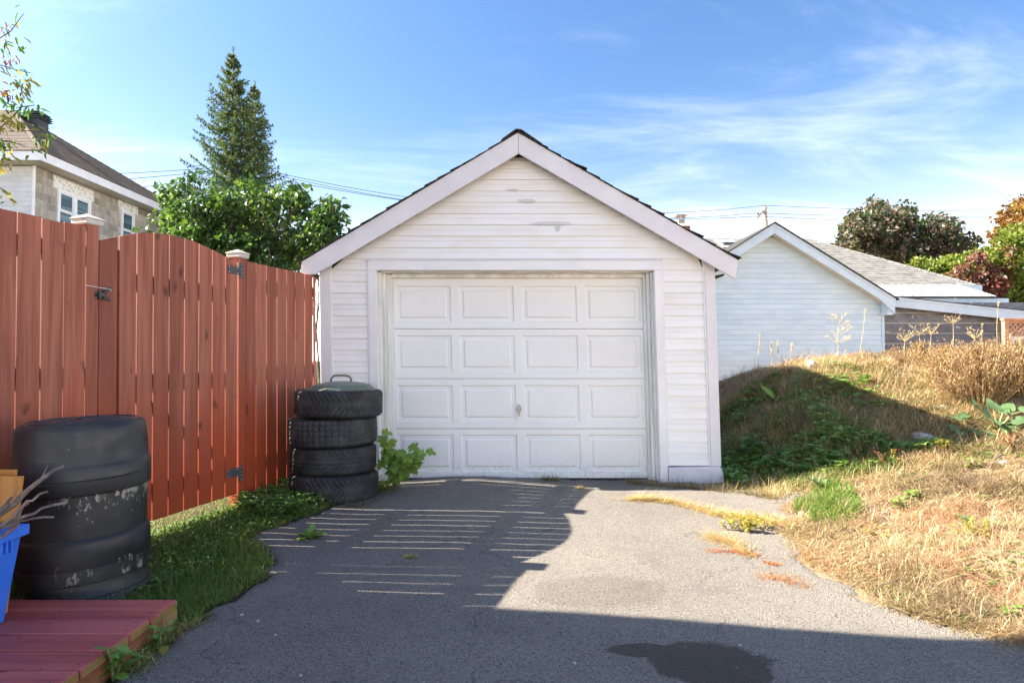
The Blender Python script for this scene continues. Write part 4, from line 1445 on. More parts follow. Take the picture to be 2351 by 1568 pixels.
# shingle courses on the two faces in view
sh = MB()


def courses(mb, a, b_, c, n, th_=.012, tab=None):
    """raised strips over triangle/trapezoid a-b (eave) to c-d (ridge)"""
    A, B, Cc, D = [Vector(q) for q in (a, b_, c[0], c[1])]
    nrm = (B - A).cross(Cc - A).normalized()
    if nrm.z < 0: nrm = -nrm
    for i in range(n):
        t0, t1 = i / n, min(1, (i + 1.0) / n)
        p0, p1 = A.lerp(Cc, t0), B.lerp(D, t0); q0, q1 = A.lerp(Cc, t1), B.lerp(D, t1)
        if not tab:
            mb.add([p0 + nrm * .004, p1 + nrm * .004, p1 + nrm * th_, p0 + nrm * th_, q0 + nrm * .003, q1 + nrm * .003], [(0, 1, 2, 3), (3, 2, 5, 4)])
        else:
            L_ = (p1 - p0).length
            s = -rnd.random() * tab
            while s < L_:
                e_ = s + tab * rnd.uniform(.8, 1.2)
                f0, f1 = max(0, s / L_), min(1, (e_ - .012) / L_)
                hh = th_ * rnd.uniform(.6, 1.3)
                if f1 > f0:
                    u0, u1, v0, v1 = p0.lerp(p1, f0), p0.lerp(p1, f1), q0.lerp(q1, f0), q0.lerp(q1, f1)
                    mb.add([u0 + nrm * .002, u1 + nrm * .002, u1 + nrm * hh, u0 + nrm * hh, v0 + nrm * .003, v1 + nrm * .003], [(0, 1, 2, 3), (3, 2, 5, 4), (0, 3, 4), (1, 5, 2)])
                s = e_


courses(sh, rv[0], rv[1], (rv[2], rv[2]), 30, .014)
courses(sh, rv[4], rv[0], (rv[3], rv[2]), 30, .014)
mk('shingles', sh, M['brownroof'], brf, kind='stuff')
mk('hip_cap', MB().tube([Vector(rv[0]) + Vector((0, 0, .02)), Vector(rv[2]) + Vector((0, 0, .02))], .045, 5), M['brownroof'], brf)
vt = at(85, 292, 18.0)
vb = Vector((vt.x, 18.0, 0))
zb = 7.6
zt_ = at(85, 263, 18.0).z
vent = mk('roof_vent', MB().box((vb.x - .20, vb.y - .20, zb), (vb.x + .20, vb.y + .20, zt_ - .12)), M['ventmetal'], bh, bev=.01)
for k in range(4):
    z = zt_ - .20 + k * .062
    hwid = .27 - (.03 if k == 3 else 0)
    p = MB()
    p.prism([(vb.x - hwid, vb.y - hwid, z), (vb.x + hwid, vb.y - hwid, z), (vb.x + hwid, vb.y + hwid, z), (vb.x - hwid, vb.y + hwid, z)], (0, 0, .018))
    p.box((vb.x - .17, vb.y - .17, z + .0185), (vb.x + .17, vb.y + .17, z + .0615))
    mk('vent_louver', p, M['ventmetal'], vent)

# pale blue garage on the right
NY = 12.4
ng = T('sided_outbuilding', 'pale blue sided outbuilding with a front gable behind the weedy mound', 'outbuilding', (5.3, NY, 0))
NAX = at(1778, 510, NY - .3).x
NZA = at(1778, 510, NY - .3).z
NER = at(2055, 682, NY - .3)
NSL = (NZA - NER.z) / (NER.x - NAX)
NHW = at(2027, 760, NY).x - NAX


def ntop(x): return NZA - NSL * abs(x - NAX)


mk('wall', MB().prism([(NAX - NHW, NY + .02, 0), (NAX + NHW, NY + .02, 0), (NAX + NHW, NY + .02, ntop(NAX + NHW) - .1), (NAX, NY + .02, NZA - .1), (NAX - NHW, NY + .02, ntop(NAX - NHW) - .1)], (0, 6, 0)), M['bluesiding'], ng)
z = .3
NP = .1045
while z < NZA - .25:
    hw0 = min(NHW - .03, (NZA - .16 - z) / NSL); hw1 = min(NHW - .03, (NZA - .16 - z - NP) / NSL)
    if hw1 < .02: break
    x0, x1 = NAX - hw0, NAX + hw0
    pr = [(NY + .018, 0), (NY - .014, 0), (NY - .003, NP - .002), (NY + .018, NP - .002)]
    vs = [(x0 if k < 2 else NAX - hw1, y_, z + dz) for k, (y_, dz) in enumerate(pr)] + [(x1 if k < 2 else NAX + hw1, y_, z + dz) for k, (y_, dz) in enumerate(pr)]
    mk('siding_board', MB().add(vs, [(0, 1, 2, 3), (7, 6, 5, 4), (0, 4, 5, 1), (1, 5, 6, 2), (2, 6, 7, 3), (3, 7, 4, 0)]), M['bluesiding'], ng)
    z += NP
mk('corner_trim', MB().box((NAX + NHW - .03, NY - .025, 0), (NAX + NHW + .02, NY + .1, ntop(NAX + NHW) - .25)), M['bluefascia'], ng)
NB_ = .20
for s in (-1, 1):
    xe = NAX + s * (NER.x - NAX)
    yb = NY - .30
    mk('barge_board', MB().prism([(NAX + s * .001, yb, NZA - .03), (xe, yb, ntop(xe) - .03), (xe, yb, ntop(xe) - .03 - (.31 if s > 0 else .2)), (xe - s * .30, yb, ntop(xe - s * .30) - .03 - NB_ - .002), (NAX + s * .001, yb, NZA - .03 - NB_)], (0, .03, 0)), M['bluefascia'], ng, bev=.004)
    mk('gable_trim', MB().prism([(NAX + s * .001, yb - .012, NZA - .028), (xe + s * .01, yb - .012, ntop(xe + s * .01) - .028), (xe + s * .01, yb - .012, ntop(xe + s * .01) - .085), (NAX + s * .001, yb - .012, NZA - .085)], (0, .0115, 0)), M['bluefascia'], ng)
    mk('soffit', MB().prism([(NAX + s * .002, yb + .031, NZA - .16), (xe - s * .05, yb + .031, ntop(xe - s * .05) - .16), (xe - s * .05, yb + .031, ntop(xe - s * .05) - .18), (NAX + s * .002, yb + .031, NZA - .18)], (0, .255, 0)), M['softfit'], ng)
    r_ = mk('roof', MB().prism([(NAX + s * .0005, yb - .04, NZA), (xe + s * .06, yb - .04, ntop(xe + s * .06)), (xe + s * .06, yb - .04, ntop(xe + s * .06) - .026), (NAX + s * .0005, yb - .04, NZA - .026)], (0, 6.7, 0)), M['shingle'], ng)
mk('eave_return', MB().box((NAX + NHW - .07, NY - .27, ntop(NER.x) - .35), (NER.x - .02, NY + 6, ntop(NER.x) - .30)).box((NAX + NHW - .05, NY - .10, ntop(NER.x) - .345), (NAX + NHW + .12, NY - .03, ntop(NER.x) - .10)), M['bluefascia'], ng)

# bungalow behind it: shingled hip roof, white metal porch roof, lean-to
bg_ = T('bungalow', 'low bungalow with light grey shingle hip roof, brick chimney and white metal porch roof', 'house', (9, 17, 0))
YE, YR = 15.5, 20.0
rA = at(1490, 655, YE); rB = at(2243, 655, YE); rC = at(1500, 547.5, YR); rD = at(1852, 547.5, YR)
rA.z = rB.z = (rA.z + rB.z) / 2; rC.z = rD.z
back = [Vector((rA.x, 24.5, rA.z)), Vector((rB.x, 24.5, rB.z))]
g1 = mk('roof', MB().add([rA, rB, rD, rC, back[0], back[1]], [(0, 1, 2, 3), (1, 5, 2), (5, 4, 3, 2), (0, 3, 4), (1, 0, 4, 5)]), M['greyroof'], bg_)
s2 = MB(); courses(s2, rA, rB, (rC, rD), 26, .010, .33)
mk('shingles', s2, M['greyroof'], g1, kind='stuff')
hc = MB()
for i in range(26):
    p = rB.lerp(rD, i / 26); q = rB.lerp(rD, (i + .93) / 26)
    d = (q - p); sd_ = Vector((d.y, -d.x, 0)).normalized() * .11
    up = Vector((0, 0, .028))
    hc.add([p - sd_ - up * .6, p + sd_ - up * .6, p + up, q - sd_ - up, q + sd_ - up, q + up * .7], [(0, 2, 5, 3), (2, 1, 4, 5), (0, 1, 2), (0, 3, 4, 1)])
mk('hip_caps', hc, M['greyroof'], g1, kind='stuff')
mk('wall', MB().box((rA.x + .3, YE + .35, 0), (rB.x - .35, 24, rA.z - .02)), M['bluesiding'], bg_)
mk('eave_fascia', MB().box((rA.x, YE - .02, rA.z - .16), (rB.x + .12, YE + .01, rA.z + .005)).box((rB.x + .001, YE + .0105, rA.z - .16), (rB.x + .12, 24.5, rA.z + .005)), M['bluefascia'], bg_)
rv_ = at(1672, 566, 18.9)
mk('roof_vent', MB().prism([rv_ + Vector((-.22, -.2, -.02)), rv_ + Vector((.22, -.2, -.02)), rv_ + Vector((.16, -.2, .11)), rv_ + Vector((-.22, -.2, .11))], (0, .4, .08)), M['ventmetal'], bg_, bev=.02)
mk('vent_flashing', MB().prism([rv_ + Vector((-.30, -.32, -.075)), rv_ + Vector((.30, -.32, -.075)), rv_ + Vector((.30, .45, .285)), rv_ + Vector((-.30, .45, .285))], (0, 0, .012)), M['whitefascia'], bg_)
# porch roof of white metal
pA, pB, pC, pD = at(1985, 656.5, YE - .05), at(2206, 655.5, YE - .05), at(2288, 686, 13.55), at(1990, 673.5, 13.55)
pA.z = pB.z; pC.z = pD.z = (pC.z + pD.z) / 2
dn = Vector((0, 0, -.05))
pr_ = mk('porch_roof', MB().add([pD, pC, pB, pA, pD + dn, pC + dn, pB + dn, pA + dn], [(0, 1, 2, 3), (7, 6, 5, 4), (0, 4, 5, 1), (1, 5, 6, 2), (2, 6, 7, 3), (3, 7, 4, 0)]), M['metalroof'], bg_)
for i in range(13):
    f_ = (i + .5) / 13
    a, c = pD.lerp(pC, f_), pA.lerp(pB, f_)
    mk('roof_seam', MB().add([a + Vector((-.02, 0, .002)), a + Vector((.02, 0, .002)), a + Vector((0, 0, .03)), c + Vector((-.02, 0, .002)), c + Vector((.02, 0, .002)), c + Vector((0, 0, .03))], [(0, 1, 2), (5, 4, 3), (0, 2, 5, 3), (2, 1, 4, 5), (1, 0, 3, 4)]), M['metalroof'], pr_)
mk('porch_fascia', MB().box((pD.x, 13.56, pD.z - .17), (pC.x + .28, 13.60, pD.z - .052)), M['bluefascia'], bg_)
mk('porch_edge', MB().box((pD.x, 13.52, pD.z - .05), (pC.x + .02, 13.559, pD.z - .012)), M['dark'], bg_)
mk('porch_post', MB().box((pC.x - .2, 13.7, 0), (pC.x - .1, 13.8, pD.z - .06)), M['bluefascia'], bg_)
# brick chimney
ch = at(1565, 520, 20.6)
c0_ = at(1545, 518, 20.6).x; c1_ = at(1579, 518, 20.6).x
chz = at(1565, 518.5, 20.6).z; chb = at(1565, 552, 20.6).z
chim = mk('chimney', MB().box((c0_ + .06, 20.4, chb - .6), (c1_ - .05, 20.8, chz - .28)), M['mortar'], bg_)
bz = chb - .4
row = 0
while bz < chz - .09:
    off = .11 if row % 2 else 0
    corb = .05 if bz > chz - .28 else 0
    x = c0_ + .06 - corb - off
    xe = c1_ - .05 + corb
    while x < xe:
        a, c = max(x, c0_ + .055 - corb), min(x + .205, xe + .005)
        if c - a > .03:
            mk('brick', MB().box((a, 20.39 - corb, bz), (c, 20.5, bz + .064)), M['brick'], chim)
        x += .215
    mk('brick', MB().box((xe - .1, 20.503 - corb, bz), (xe + .006, 20.81 + corb, bz + .064)), M['brick'], chim)
    bz += .075; row += 1
zc = at(1565, 518, 20.6).z
mk('crown', MB().add([(c0_ - .03, 20.33, zc - .07), (c1_ + .05, 20.33, zc - .07), (c1_ + .05, 20.9, zc - .07), (c0_ - .03, 20.9, zc - .07), (c0_ + .1, 20.45, zc + .04), (c1_ - .1, 20.45, zc + .04), (c1_ - .1, 20.75, zc + .04), (c0_ + .1, 20.75, zc + .04)],
                     [(3, 2, 1, 0), (4, 5, 6, 7), (0, 1, 5, 4), (1, 2, 6, 5), (2, 3, 7, 6), (3, 0, 4, 7)]), M['stone'], chim)
fx0, fx1 = at(1556.5, 505, 20.6).x, at(1570, 505, 20.6).x
zf0, zf1 = zc + .04, at(1562, 505, 20.6).z
mk('flue', MB().box((fx0, 20.5, zf0), (fx1, 20.7, zf1)), M['pole'], chim)
zk = at(1562, 497, 20.6).z
mk('flue_cage', MB().box((fx0 + .005, 20.505, zf1), (fx0 + .02, 20.52, zk)).box((fx1 - .02, 20.505, zf1), (fx1 - .005, 20.52, zk)).box((fx0 + .005, 20.68, zf1), (fx0 + .02, 20.695, zk)).box((fx1 - .02, 20.68, zf1), (fx1 - .005, 20.695, zk)), M['hinge'], chim)
mx_ = (fx0 + fx1) / 2
mk('rain_cap', MB().add([(mx_ - .19, 20.4, zk), (mx_ + .19, 20.4, zk), (mx_ + .19, 20.8, zk), (mx_ - .19, 20.8, zk), (mx_ - .1, 20.5, zk + .05), (mx_ + .1, 20.5, zk + .05), (mx_ + .1, 20.7, zk + .05), (mx_ - .1, 20.7, zk + .05)],
                        [(3, 2, 1, 0), (4, 5, 6, 7), (0, 1, 5, 4), (1, 2, 6, 5), (2, 3, 7, 6), (3, 0, 4, 7)]), M['metal'], chim)

# lean-to shed with flaking boards
LY = 12.75
ls = T('lean_to_shed', 'grey lean-to shed with flaking paint and pale blue roof edge beside the blue outbuilding', 'shed', (9.2, LY, 0))
x0 = NAX + NHW + .021
zl = [at(2100, y, LY).z for y in (694.5, 717.5, 740.5, 764.3, 787.5, 811, 834, 857, 880)]
fasL = at(2040, 681, LY - .25); fasR = at(2420, 722, LY - .25)
mk('wall', MB().prism([(x0, LY + .012, 0), (12.6, LY + .012, 0), (12.6, LY + .012, 1.98), (x0, LY + .012, 2.36)], (0, 4, 0)), M['mortar'], ls)
slp = (fasR.z - fasL.z) / (fasR.x - fasL.x)
for i, zz in enumerate(zl):
    zt1 = zz + (.195 if i else .0)
    if i == 0:
        zb0 = zl[1] + .21
        mk('board', MB().prism([(x0, LY + .011, zb0), (12.5, LY + .011, zb0), (12.5, LY + .011, max(zb0 + .002, fasL.z - .2 + slp * (12.5 - fasL.x))), (x0, LY + .011, fasL.z - .2 + slp * (x0 - fasL.x))], (0, -.016, 0)), M['peel'], ls)
        continue
    mk('board', MB().prism([(x0, LY + .011, zz + .003), (12.5, LY + .011, zz + .003), (12.5, LY + .011, zt1 - .004), (x0, LY + .011, zt1 - .004)], (0, -.016 - rnd.uniform(0, .004), 0)), M['peel'], ls)
fh = at(2100, 697, LY - .25).z - at(2100, 719, LY - .25).z
mk('fascia', MB().prism([fasL, fasR, fasR - Vector((0, 0, fh)), fasL - Vector((0, 0, fh))], (0, .03, 0)), M['bluefascia'], ls, bev=.003)
mk('fascia_lip', MB().prism([fasL + Vector((0, -.015, .006)), fasR + Vector((0, -.015, .006)), fasR + Vector((0, -.015, -.05)), fasL + Vector((0, -.015, -.05))], (0, .0145, 0)), M['bluefascia'], ls)
mk('roof', MB().prism([fasL + Vector((0, -.03, .007)), fasR + Vector((0, -.03, .007)), fasR + Vector((0, -.03, .022)), fasL + Vector((0, -.03, .022))], (0, 4.3, 0)), M['shingle'], ls)

# lattice fence at the right edge
TYL = 11.7
lf = T('lattice_fence', 'brown lattice topped wooden fence panel in front of the grey lean-to shed', 'fence', (at(2330, 780, TYL).x, TYL, 0))
q = lambda x, y: at(x, y, TYL)
LX0 = q(2303, 760).x; LX1 = LX0 + 1.5
zt0, zt1, zt2, zt3 = q(2303, 731).z, q(2303, 736).z, q(2320, 772).z, q(2320, 781).z
mk('top_rail', MB().box((LX0 - .02, TYL - .05, zt1), (LX1, TYL + .05, zt0)), M['lattice'], lf, bev=.004)
mk('post', MB().box((LX0, TYL - .04, .8), (LX0 + .09, TYL + .04, zt1 - .001)), M['lattice'], lf, bev=.004)
mk('post', MB().box((LX1 - .09, TYL - .04, .8), (LX1, TYL + .04, zt1 - .001)), M['lattice'], lf, bev=.004)
mk('rail', MB().box((LX0 + .091, TYL - .03, zt2 - .07), (LX1 - .091, TYL + .02, zt2)), M['palewood'], lf, bev=.003)
mk('rail', MB().box((LX0 + .091, TYL - .02, zt1 - .04), (LX1 - .091, TYL + .02, zt1 - .001)), M['lattice'], lf, bev=.003)
lh = (zt1 - .04) - zt2
n = 16
for i in range(-3, n):
    xb = LX0 + .09 + i * .098
    for d_ in (1, -1):
        a0 = xb if d_ > 0 else xb + lh
        a1 = xb + lh if d_ > 0 else xb
        f0, f1 = 0, 1
        lo, hi = LX0 + .092, LX1 - .092 - .03
        def xt(f): return a0 + (a1 - a0) * f
        fs_ = [f for f in np.linspace(0, 1, 41) if lo <= xt(f) <= hi]
        if len(fs_) < 3: continue
        f0, f1 = fs_[0], fs_[-1]
        yy = TYL - .008 if d_ > 0 else TYL + .001
        mk('slat', MB().prism([(xt(f0), yy, zt2 + lh * f0), (xt(f0) + .035, yy, zt2 + lh * f0), (xt(f1) + .035, yy, zt2 + lh * f1), (xt(f1), yy, zt2 + lh * f1)], (0, .008, 0)), M['lattice'], lf)
for i in range(9):
    xx = LX0 + .1 + i * .145
    mk('board', MB().box((xx, TYL - .045, .8), (xx + .09, TYL - .031, zt2 - .01)), M['palewood'], lf, bev=.002)

# unseen house inferred from its eave shadow; siding paled, depth cut for fill
hs = T('house', 'unseen house just outside the frame, siding paled for fill, whose eave shades the driveway', 'house', (-7, 1, 0))
hr = Matrix.Rotation(R(-9.6), 4, 'Z')
HC = Vector((-4.35, 2.92, 0))
def hp_(x, y, z): return HC + hr @ Vector((x, y, z))
EVZ = 5.05
def hbox(a, b_):
    m_ = MB().box(a, b_)
    m_.v = [HC + hr @ v for v in m_.v]
    return m_
mk('wall', hbox((-6, -4.6, 0), (-.3, -.3, EVZ - .05)), M['greysiding'], hs)
mk('soffit', hbox((-6.3, -4.9, EVZ - .049), (0, 0, EVZ)), M['softfit'], hs)
rvv = [hp_(-6.3, -4.9, EVZ + .01), hp_(0, -4.9, EVZ + .01), hp_(0, 0, EVZ + .01), hp_(-6.3, 0, EVZ + .01), hp_(-3.2, -2.45, EVZ + .9)]
mk('roof', MB().add(rvv, [(3, 2, 1, 0), (0, 1, 4), (1, 2, 4), (2, 3, 4), (3, 0, 4)]), M['brownroof'], hs)

# ------------------------------------------------------------------ pole and cables
PY = 42.0
pl = T('utility_pole', 'weathered wooden utility pole with crossarm rising behind the blue outbuilding gable', 'pole', (at(1757, 520, PY).x, PY, 0))
pp = at(1758, 520, PY)
ptop = at(1755.5, 477, PY)
mk('shaft', MB().tube([(pp.x + .1, PY, 0), (pp.x, PY, pp.z), (ptop.x, PY, ptop.z)], [.19, .155, .14], 10), M['pole'], pl, smooth=40)
ca, cb_ = at(1736.5, 503, PY - 1.0), at(1760.5, 476, PY + .6)
dirc = (cb_ - ca).normalized(); upv = Vector((0, 0, 1)); sdv = dirc.cross(upv).normalized() * .06
cr_ = MB().prism([ca - sdv, cb_ - sdv, cb_ - sdv + Vector((0, 0, .15)), ca - sdv + Vector((0, 0, .15))], sdv * 2)
mk('crossarm', cr_, M['pole'], pl)
ins = [at(1757.5, 472, PY + .5), at(1740.5, 489.5, PY - .75), at(1738.5, 497, PY - .95)]
for p in ins:
    mk('insulator', MB().lathe([(.001, -.22), (.03, -.2), (.03, -.1), (.075, -.08), (.075, -.02), (.05, 0), (.001, .02)], 8, p), M['ventmetal'], pl)


def cable(pts, r, lab):
    P = []
    for a, c, sag in pts:
        for i in range(12):
            f_ = i / 12
            P.append(a.lerp(c, f_) - Vector((0, 0, sag * 4 * f_ * (1 - f_))))
    P.append(pts[-1][1])
    o = mk('power_cable', MB().tube(P, r, 5), M['wire'], None, loc=P[0])
    tag(o, lab, 'cable', 'overhead power cables')


LP = [at(560, 379.5, 36), at(560, 384.5, 36), at(560, 395, 36)]
LL = [at(100, 405, 30), at(100, 424, 30), at(60, 462, 30)]
RP = [at(2700, 476.5, 46), at(2700, 484, 46), at(2700, 507, 46)]
labs = ['highest power cable, passing over the top of the utility pole', 'middle power cable at the utility pole crossarm', 'lowest power cable at the lower end of the pole crossarm']
sg = [.9, .75, .6]
for i in range(3):
    cable([(LL[i], LP[i], .1), (LP[i], ins[i], sg[i] * (1.7 if i == 0 else 1.9)), (ins[i], RP[i], .35)], .016, labs[i])

# ------------------------------------------------------------------ trees
def rand_unit(n):
    v = rng.normal(size=(n, 3))
    return v / np.linalg.norm(v, axis=1)[:, None]


def spruce(x, y, H, Rad, lab, z_start=3.2, seed=1, lean=0.0):
    g = np.random.default_rng(seed)
    t = T('spruce_tree', lab, 'tree', (x, y, 0), 'spruce trees behind the lilac')
    top = Vector((x + lean, y, H))
    mk('trunk', MB().tube([(x, y, -.1), (x + lean * .5, y, H * .5), top], [.19, .11, .012], 9), M['trunk'], t, smooth=True)
    P = []; Az = []; E1 = []; E2 = []; Ls = []; Wd = []; Cl = []
    bm_ = MB()
    z = z_start
    while z < H - .15:
        f = z / H
        rad = Rad * (1 - f) ** .92 * g.uniform(.8, 1.12) + .06
        nb = int(g.integers(6, 9)) if f < .9 else 4
        a0 = g.uniform(0, 6.28)
        for k in range(nb):
            a = a0 + k * 6.283 / nb + g.uniform(-.25, .25)
            L = rad * g.uniform(.66, 1.12)
            el0 = -.38 + .85 * f ** 1.5 + g.uniform(-.1, .1)
            zz = z + g.uniform(-.12, .12)
            nseg = max(5, int(L / .11))
            pts = []
            p = np.array([x + lean * f, y, zz]); el = el0
            dirh = np.array([math.cos(a), math.sin(a), 0])
            for s_ in range(nseg + 1):
                pts.append(p.copy())
                p = p + (dirh * math.cos(el) + np.array([0, 0, math.sin(el)])) * L / nseg
                el += .5 / nseg
            pts = np.array(pts)
            if g.random() < .8:
                bm_.tube([Vector(pts[0]), Vector(pts[nseg // 2]), Vector(pts[-1])], [.018 * (1 - f) + .006, .010 * (1 - f) + .004, .003], 4, cap=False)
            for s_ in range(max(1, int(nseg * .15)), nseg + 1):
                c = pts[s_]
                fr = s_ / nseg
                side_l = (.30 * (1 - fr) + .11) * min(1, L + .3) * min(1, .35 + 4.0 * (1 - f))
                for sdn in (-1, 1):
                    # a side spray of needles
                    aa = a + sdn * g.uniform(.55, 1.2)
                    sl = side_l * g.uniform(.6, 1.15)
                    n2 = max(2, int(sl / .055))
                    ed = g.uniform(-.75, .0)
                    for j in range(n2):
                        q = c + np.array([math.cos(aa) * math.cos(ed), math.sin(aa) * math.cos(ed), math.sin(ed)]) * sl * j / n2
                        for w_ in range(3):
                            P.append(q); Az.append(aa + g.uniform(-.8, .8)); e = ed + g.uniform(-.5, .7)
                            E1.append(e); E2.append(e + g.uniform(-.2, .3)); Ls.append(g.uniform(.09, .16)); Wd.append(g.uniform(.024, .040))
                            b_ = g.uniform(.75, 1.25); yel = g.random()
                            col = np.array([.08, .15, .07]) * b_ if yel < .5 else (np.array([.17, .22, .07]) * b_ if yel < .72 else np.array([.15, .235, .175]) * b_)
                            if f > .5 and g.random() < (f - .45) * .16: col = np.array([.22, .105, .045]) * b_
                            Cl.append(col)
                for w_ in range(7):
                    P.append(c); Az.append(a + g.uniform(-.6, .6)); e = el0 + .5 * fr + g.uniform(-.5, .8)
                    E1.append(e); E2.append(e); Ls.append(g.uniform(.08, .14)); Wd.append(.034)
                    Cl.append(np.array([.17, .22, .10]) * g.uniform(.8, 1.3))
        z += g.uniform(.23, .35) * (1.25 - .6 * f)
    for j in range(60):
        zz = H - g.uniform(-.12, .5)
        P.append(np.array([x + lean, y, zz])); Az.append(g.uniform(0, 6.28)); E1.append(g.uniform(.4, 1.2)); E2.append(g.uniform(.6, 1.3)); Ls.append(g.uniform(.08, .2)); Wd.append(.02); Cl.append(np.array([.07, .10, .045]))
    mk('branches', bm_, M['trunk'], t, kind='stuff')
    V, q_, tr_, C = blades(np.array(P), np.array(Ls), np.array(Az), np.array(E1), np.array(E2), np.array(Wd), np.array(Cl))
    V = V - np.array([x, y, 0])
    npmesh('crown', V, q_, tr_, M['needle'], C, t)
    return t


sp1 = at(536, 118, 21.5); sp2 = at(586, 195, 22.8)
spruce(sp1.x, 21.5, sp1.z, 3.7, 'taller of the two spruce trees, its pointed tip highest in the sky', seed=3)
spruce(sp2.x, 22.8, sp2.z, 3.2, 'shorter spruce tree half hidden behind the taller spruce', seed=5)


def cluster_tree(name, lab, cat, base, trunks, ell, Ycen, Ydep, n_cl, per, leafL, cols, mat, cr=.3, group=None, droop=.3, single=None, up=.6, weights=None, shell=.35):
    """ell: ellipses (px, py, rx, ry) in the picture turned into blobs of leaf clusters at real depth"""
    t = T(name, lab, cat, base, group)
    for pts, r0 in trunks:
        n = len(pts)
        mk('trunk' if cat == 'tree' else 'stem', MB().tube(pts, [r0 * (1 - .8 * i / (n - 1)) for i in range(n)], 7), M['trunk'], t, smooth=True)
    area = np.array([e[2] * e[3] for e in ell], float); area /= area.sum()
    P = []; D = []; N = []
    cents = []
    for i in range(n_cl):
        k = rng.choice(len(ell), p=area)
        ex, ey, rx, ry = ell[k][:4]
        yo = ell[k][4] if len(ell[k]) > 4 else 0
        u = rand_unit(1)[0] * rng.uniform(shell, 1) ** .6
        p = at(ex + u[0] * rx, ey + u[2] * ry, Ycen + yo + u[1] * Ydep)
        cents.append((np.array(p), u))
    for c, u in cents:
        m_ = int(per * rng.uniform(.6, 1.4))
        off = rand_unit(m_) * (rng.random(m_) ** .5)[:, None] * cr * np.array([1, 1, .8])
        P.append(c + off)
        out = off / cr * .8 + u * .5 + rng.normal(size=(m_, 3)) * .5
        out[:, 2] -= droop
        D.append(out)
        nn = rng.normal(size=(m_, 3)) * .55; nn[:, 2] += up
        N.append(nn)
    P = np.concatenate(P); D = np.concatenate(D); N = np.concatenate(N)
    n = len(P)
    L = leafL * rng.uniform(.65, 1.2, n)
    cols = np.array(cols)
    ci = rng.integers(0, len(cols), n)
    # colour drifts in patches through the crown
    patch = vnoise(P[:, 0] * 1.0 + P[:, 1], P[:, 2], 1.3 / max(.5, cr * 2), 31)
    C = cols[np.clip((patch * len(cols) + rng.normal(size=n) * .8), 0, len(cols) - 1).astype(int)] * rng.uniform(.75, 1.25, n)[:, None]
    bs = np.array(base)
    if single:
        order = np.argsort(P[:, 1])
        k = order[:single]
        base_mesh = []
        for v_ in range(3):
            V, q_, c_ = leaves_np(np.zeros((1, 3)), np.array([[1., 0, 0]]), np.array([[0, 0, 1.]]), np.array([1.]), np.array([.72 + .08 * v_]), np.ones((1, 3)), .2 + .15 * v_)
            me = bpy.data.meshes.new('leaf'); me.from_pydata([tuple(p) for p in V], [], [tuple(f) for f in q_]); me.materials.append(M['lilacleaf'])
            base_mesh.append(me)
        for i in k:
            d = Vector(D[i]).normalized(); s_ = Vector(N[i]).cross(d).normalized(); nn = d.cross(s_)
            o = link_mesh('leaf', base_mesh[i % 3], t)
            mt = Matrix((d, s_, nn)).transposed().to_4x4()
            o.matrix_local = Matrix.Translation(Vector(P[i] - bs)) @ mt @ Matrix.Scale(L[i], 4)
        rest = order[single:]
        P, D, N, L, C = P[rest], D[rest], N[rest], L[rest], C[rest]
    V, q_, C = leaves_np(P - bs, D, N, L, L * rng.uniform(.62, .85, len(L)), C, .25)
    npmesh('leaves' if single else 'crown', V, q_, None, mat, C, t, kind='stuff' if single else None)
    return t, cents


def stems_to(base, cents, n, r, spread=.15):
    out = []
    for i in range(n):
        c, u = cents[i % len(cents)]
        b_ = Vector(base) + Vector((rnd.uniform(-spread, spread), rnd.uniform(-spread, spread), -.05))
        m_ = b_.lerp(Vector(c), .5) + Vector((rnd.uniform(-.12, .12), rnd.uniform(-.1, .1), .12))
        out.append(([b_, b_.lerp(m_, .5) + Vector((rnd.uniform(-.04, .04), 0, 0)), m_, Vector(c)], r * rnd.uniform(.6, 1.1)))
    return out


def shrub(lab, base, ell, Ycen, Ydep, n_cl, per, seed_r, single, nst):
    lil = [(.034, .075, .024), (.045, .10, .027), (.065, .135, .032), (.12, .20, .04), (.055, .10, .045)]
    t, cents = cluster_tree('lilac_shrub', lab, 'shrub', base, [], ell, Ycen, Ydep, n_cl, per, .082, lil, M['foliage'], .17, 'lilac shrubs behind the fence', .45, single, .55)
    for pts, r in stems_to(base, cents, nst, .022, .25):
        mk('stem', MB().tube([p for p in pts], [r, r * .8, r * .6, r * .25], 5), M['trunk'], t, smooth=True)
    tw = MB()
    for c, u in cents[nst:nst + 150]:
        c = Vector(c)
        tw.tube([c - Vector((u[0] * .25, u[1] * .2, .35)), c, c + Vector((u[0] * .12, u[1] * .1, .12))], [.007, .005, .002], 4, cap=False)
    mk('twigs', tw, M['trunk'], t, kind='stuff')


b1 = at(540, 825, 8.0); b2 = at(735, 825, 7.6)
shrub('large leafy lilac shrub behind the gate, in front of the spruces', (b1.x, 8.0, .03),
      [(520, 555, 130, 80), (440, 510, 55, 72), (408, 458, 26, 36), (447, 436, 24, 22), (545, 480, 70, 50), (560, 432, 22, 18), (600, 455, 20, 20), (640, 510, 50, 70), (668, 456, 24, 34), (636, 446, 16, 18), (570, 590, 150, 50), (480, 570, 90, 50), (395, 560, 40, 40), (362, 520, 22, 24), (344, 524, 14, 14), (383, 430, 12, 14), (428, 414, 10, 12), (585, 418, 12, 14), (690, 440, 12, 20), (500, 440, 18, 20), (692, 500, 14, 24)], 8.0, .55, 300, 24, 1, 300, 16)
shrub('smaller lilac shrub between the large lilac and the garage roof', (b2.x, 7.6, .03),
      [(738, 545, 42, 68), (728, 498, 26, 30), (758, 505, 22, 30), (700, 580, 40, 40), (745, 590, 36, 40), (716, 470, 12, 14), (764, 474, 12, 12)], 7.7, .35, 90, 20, 2, 120, 8)

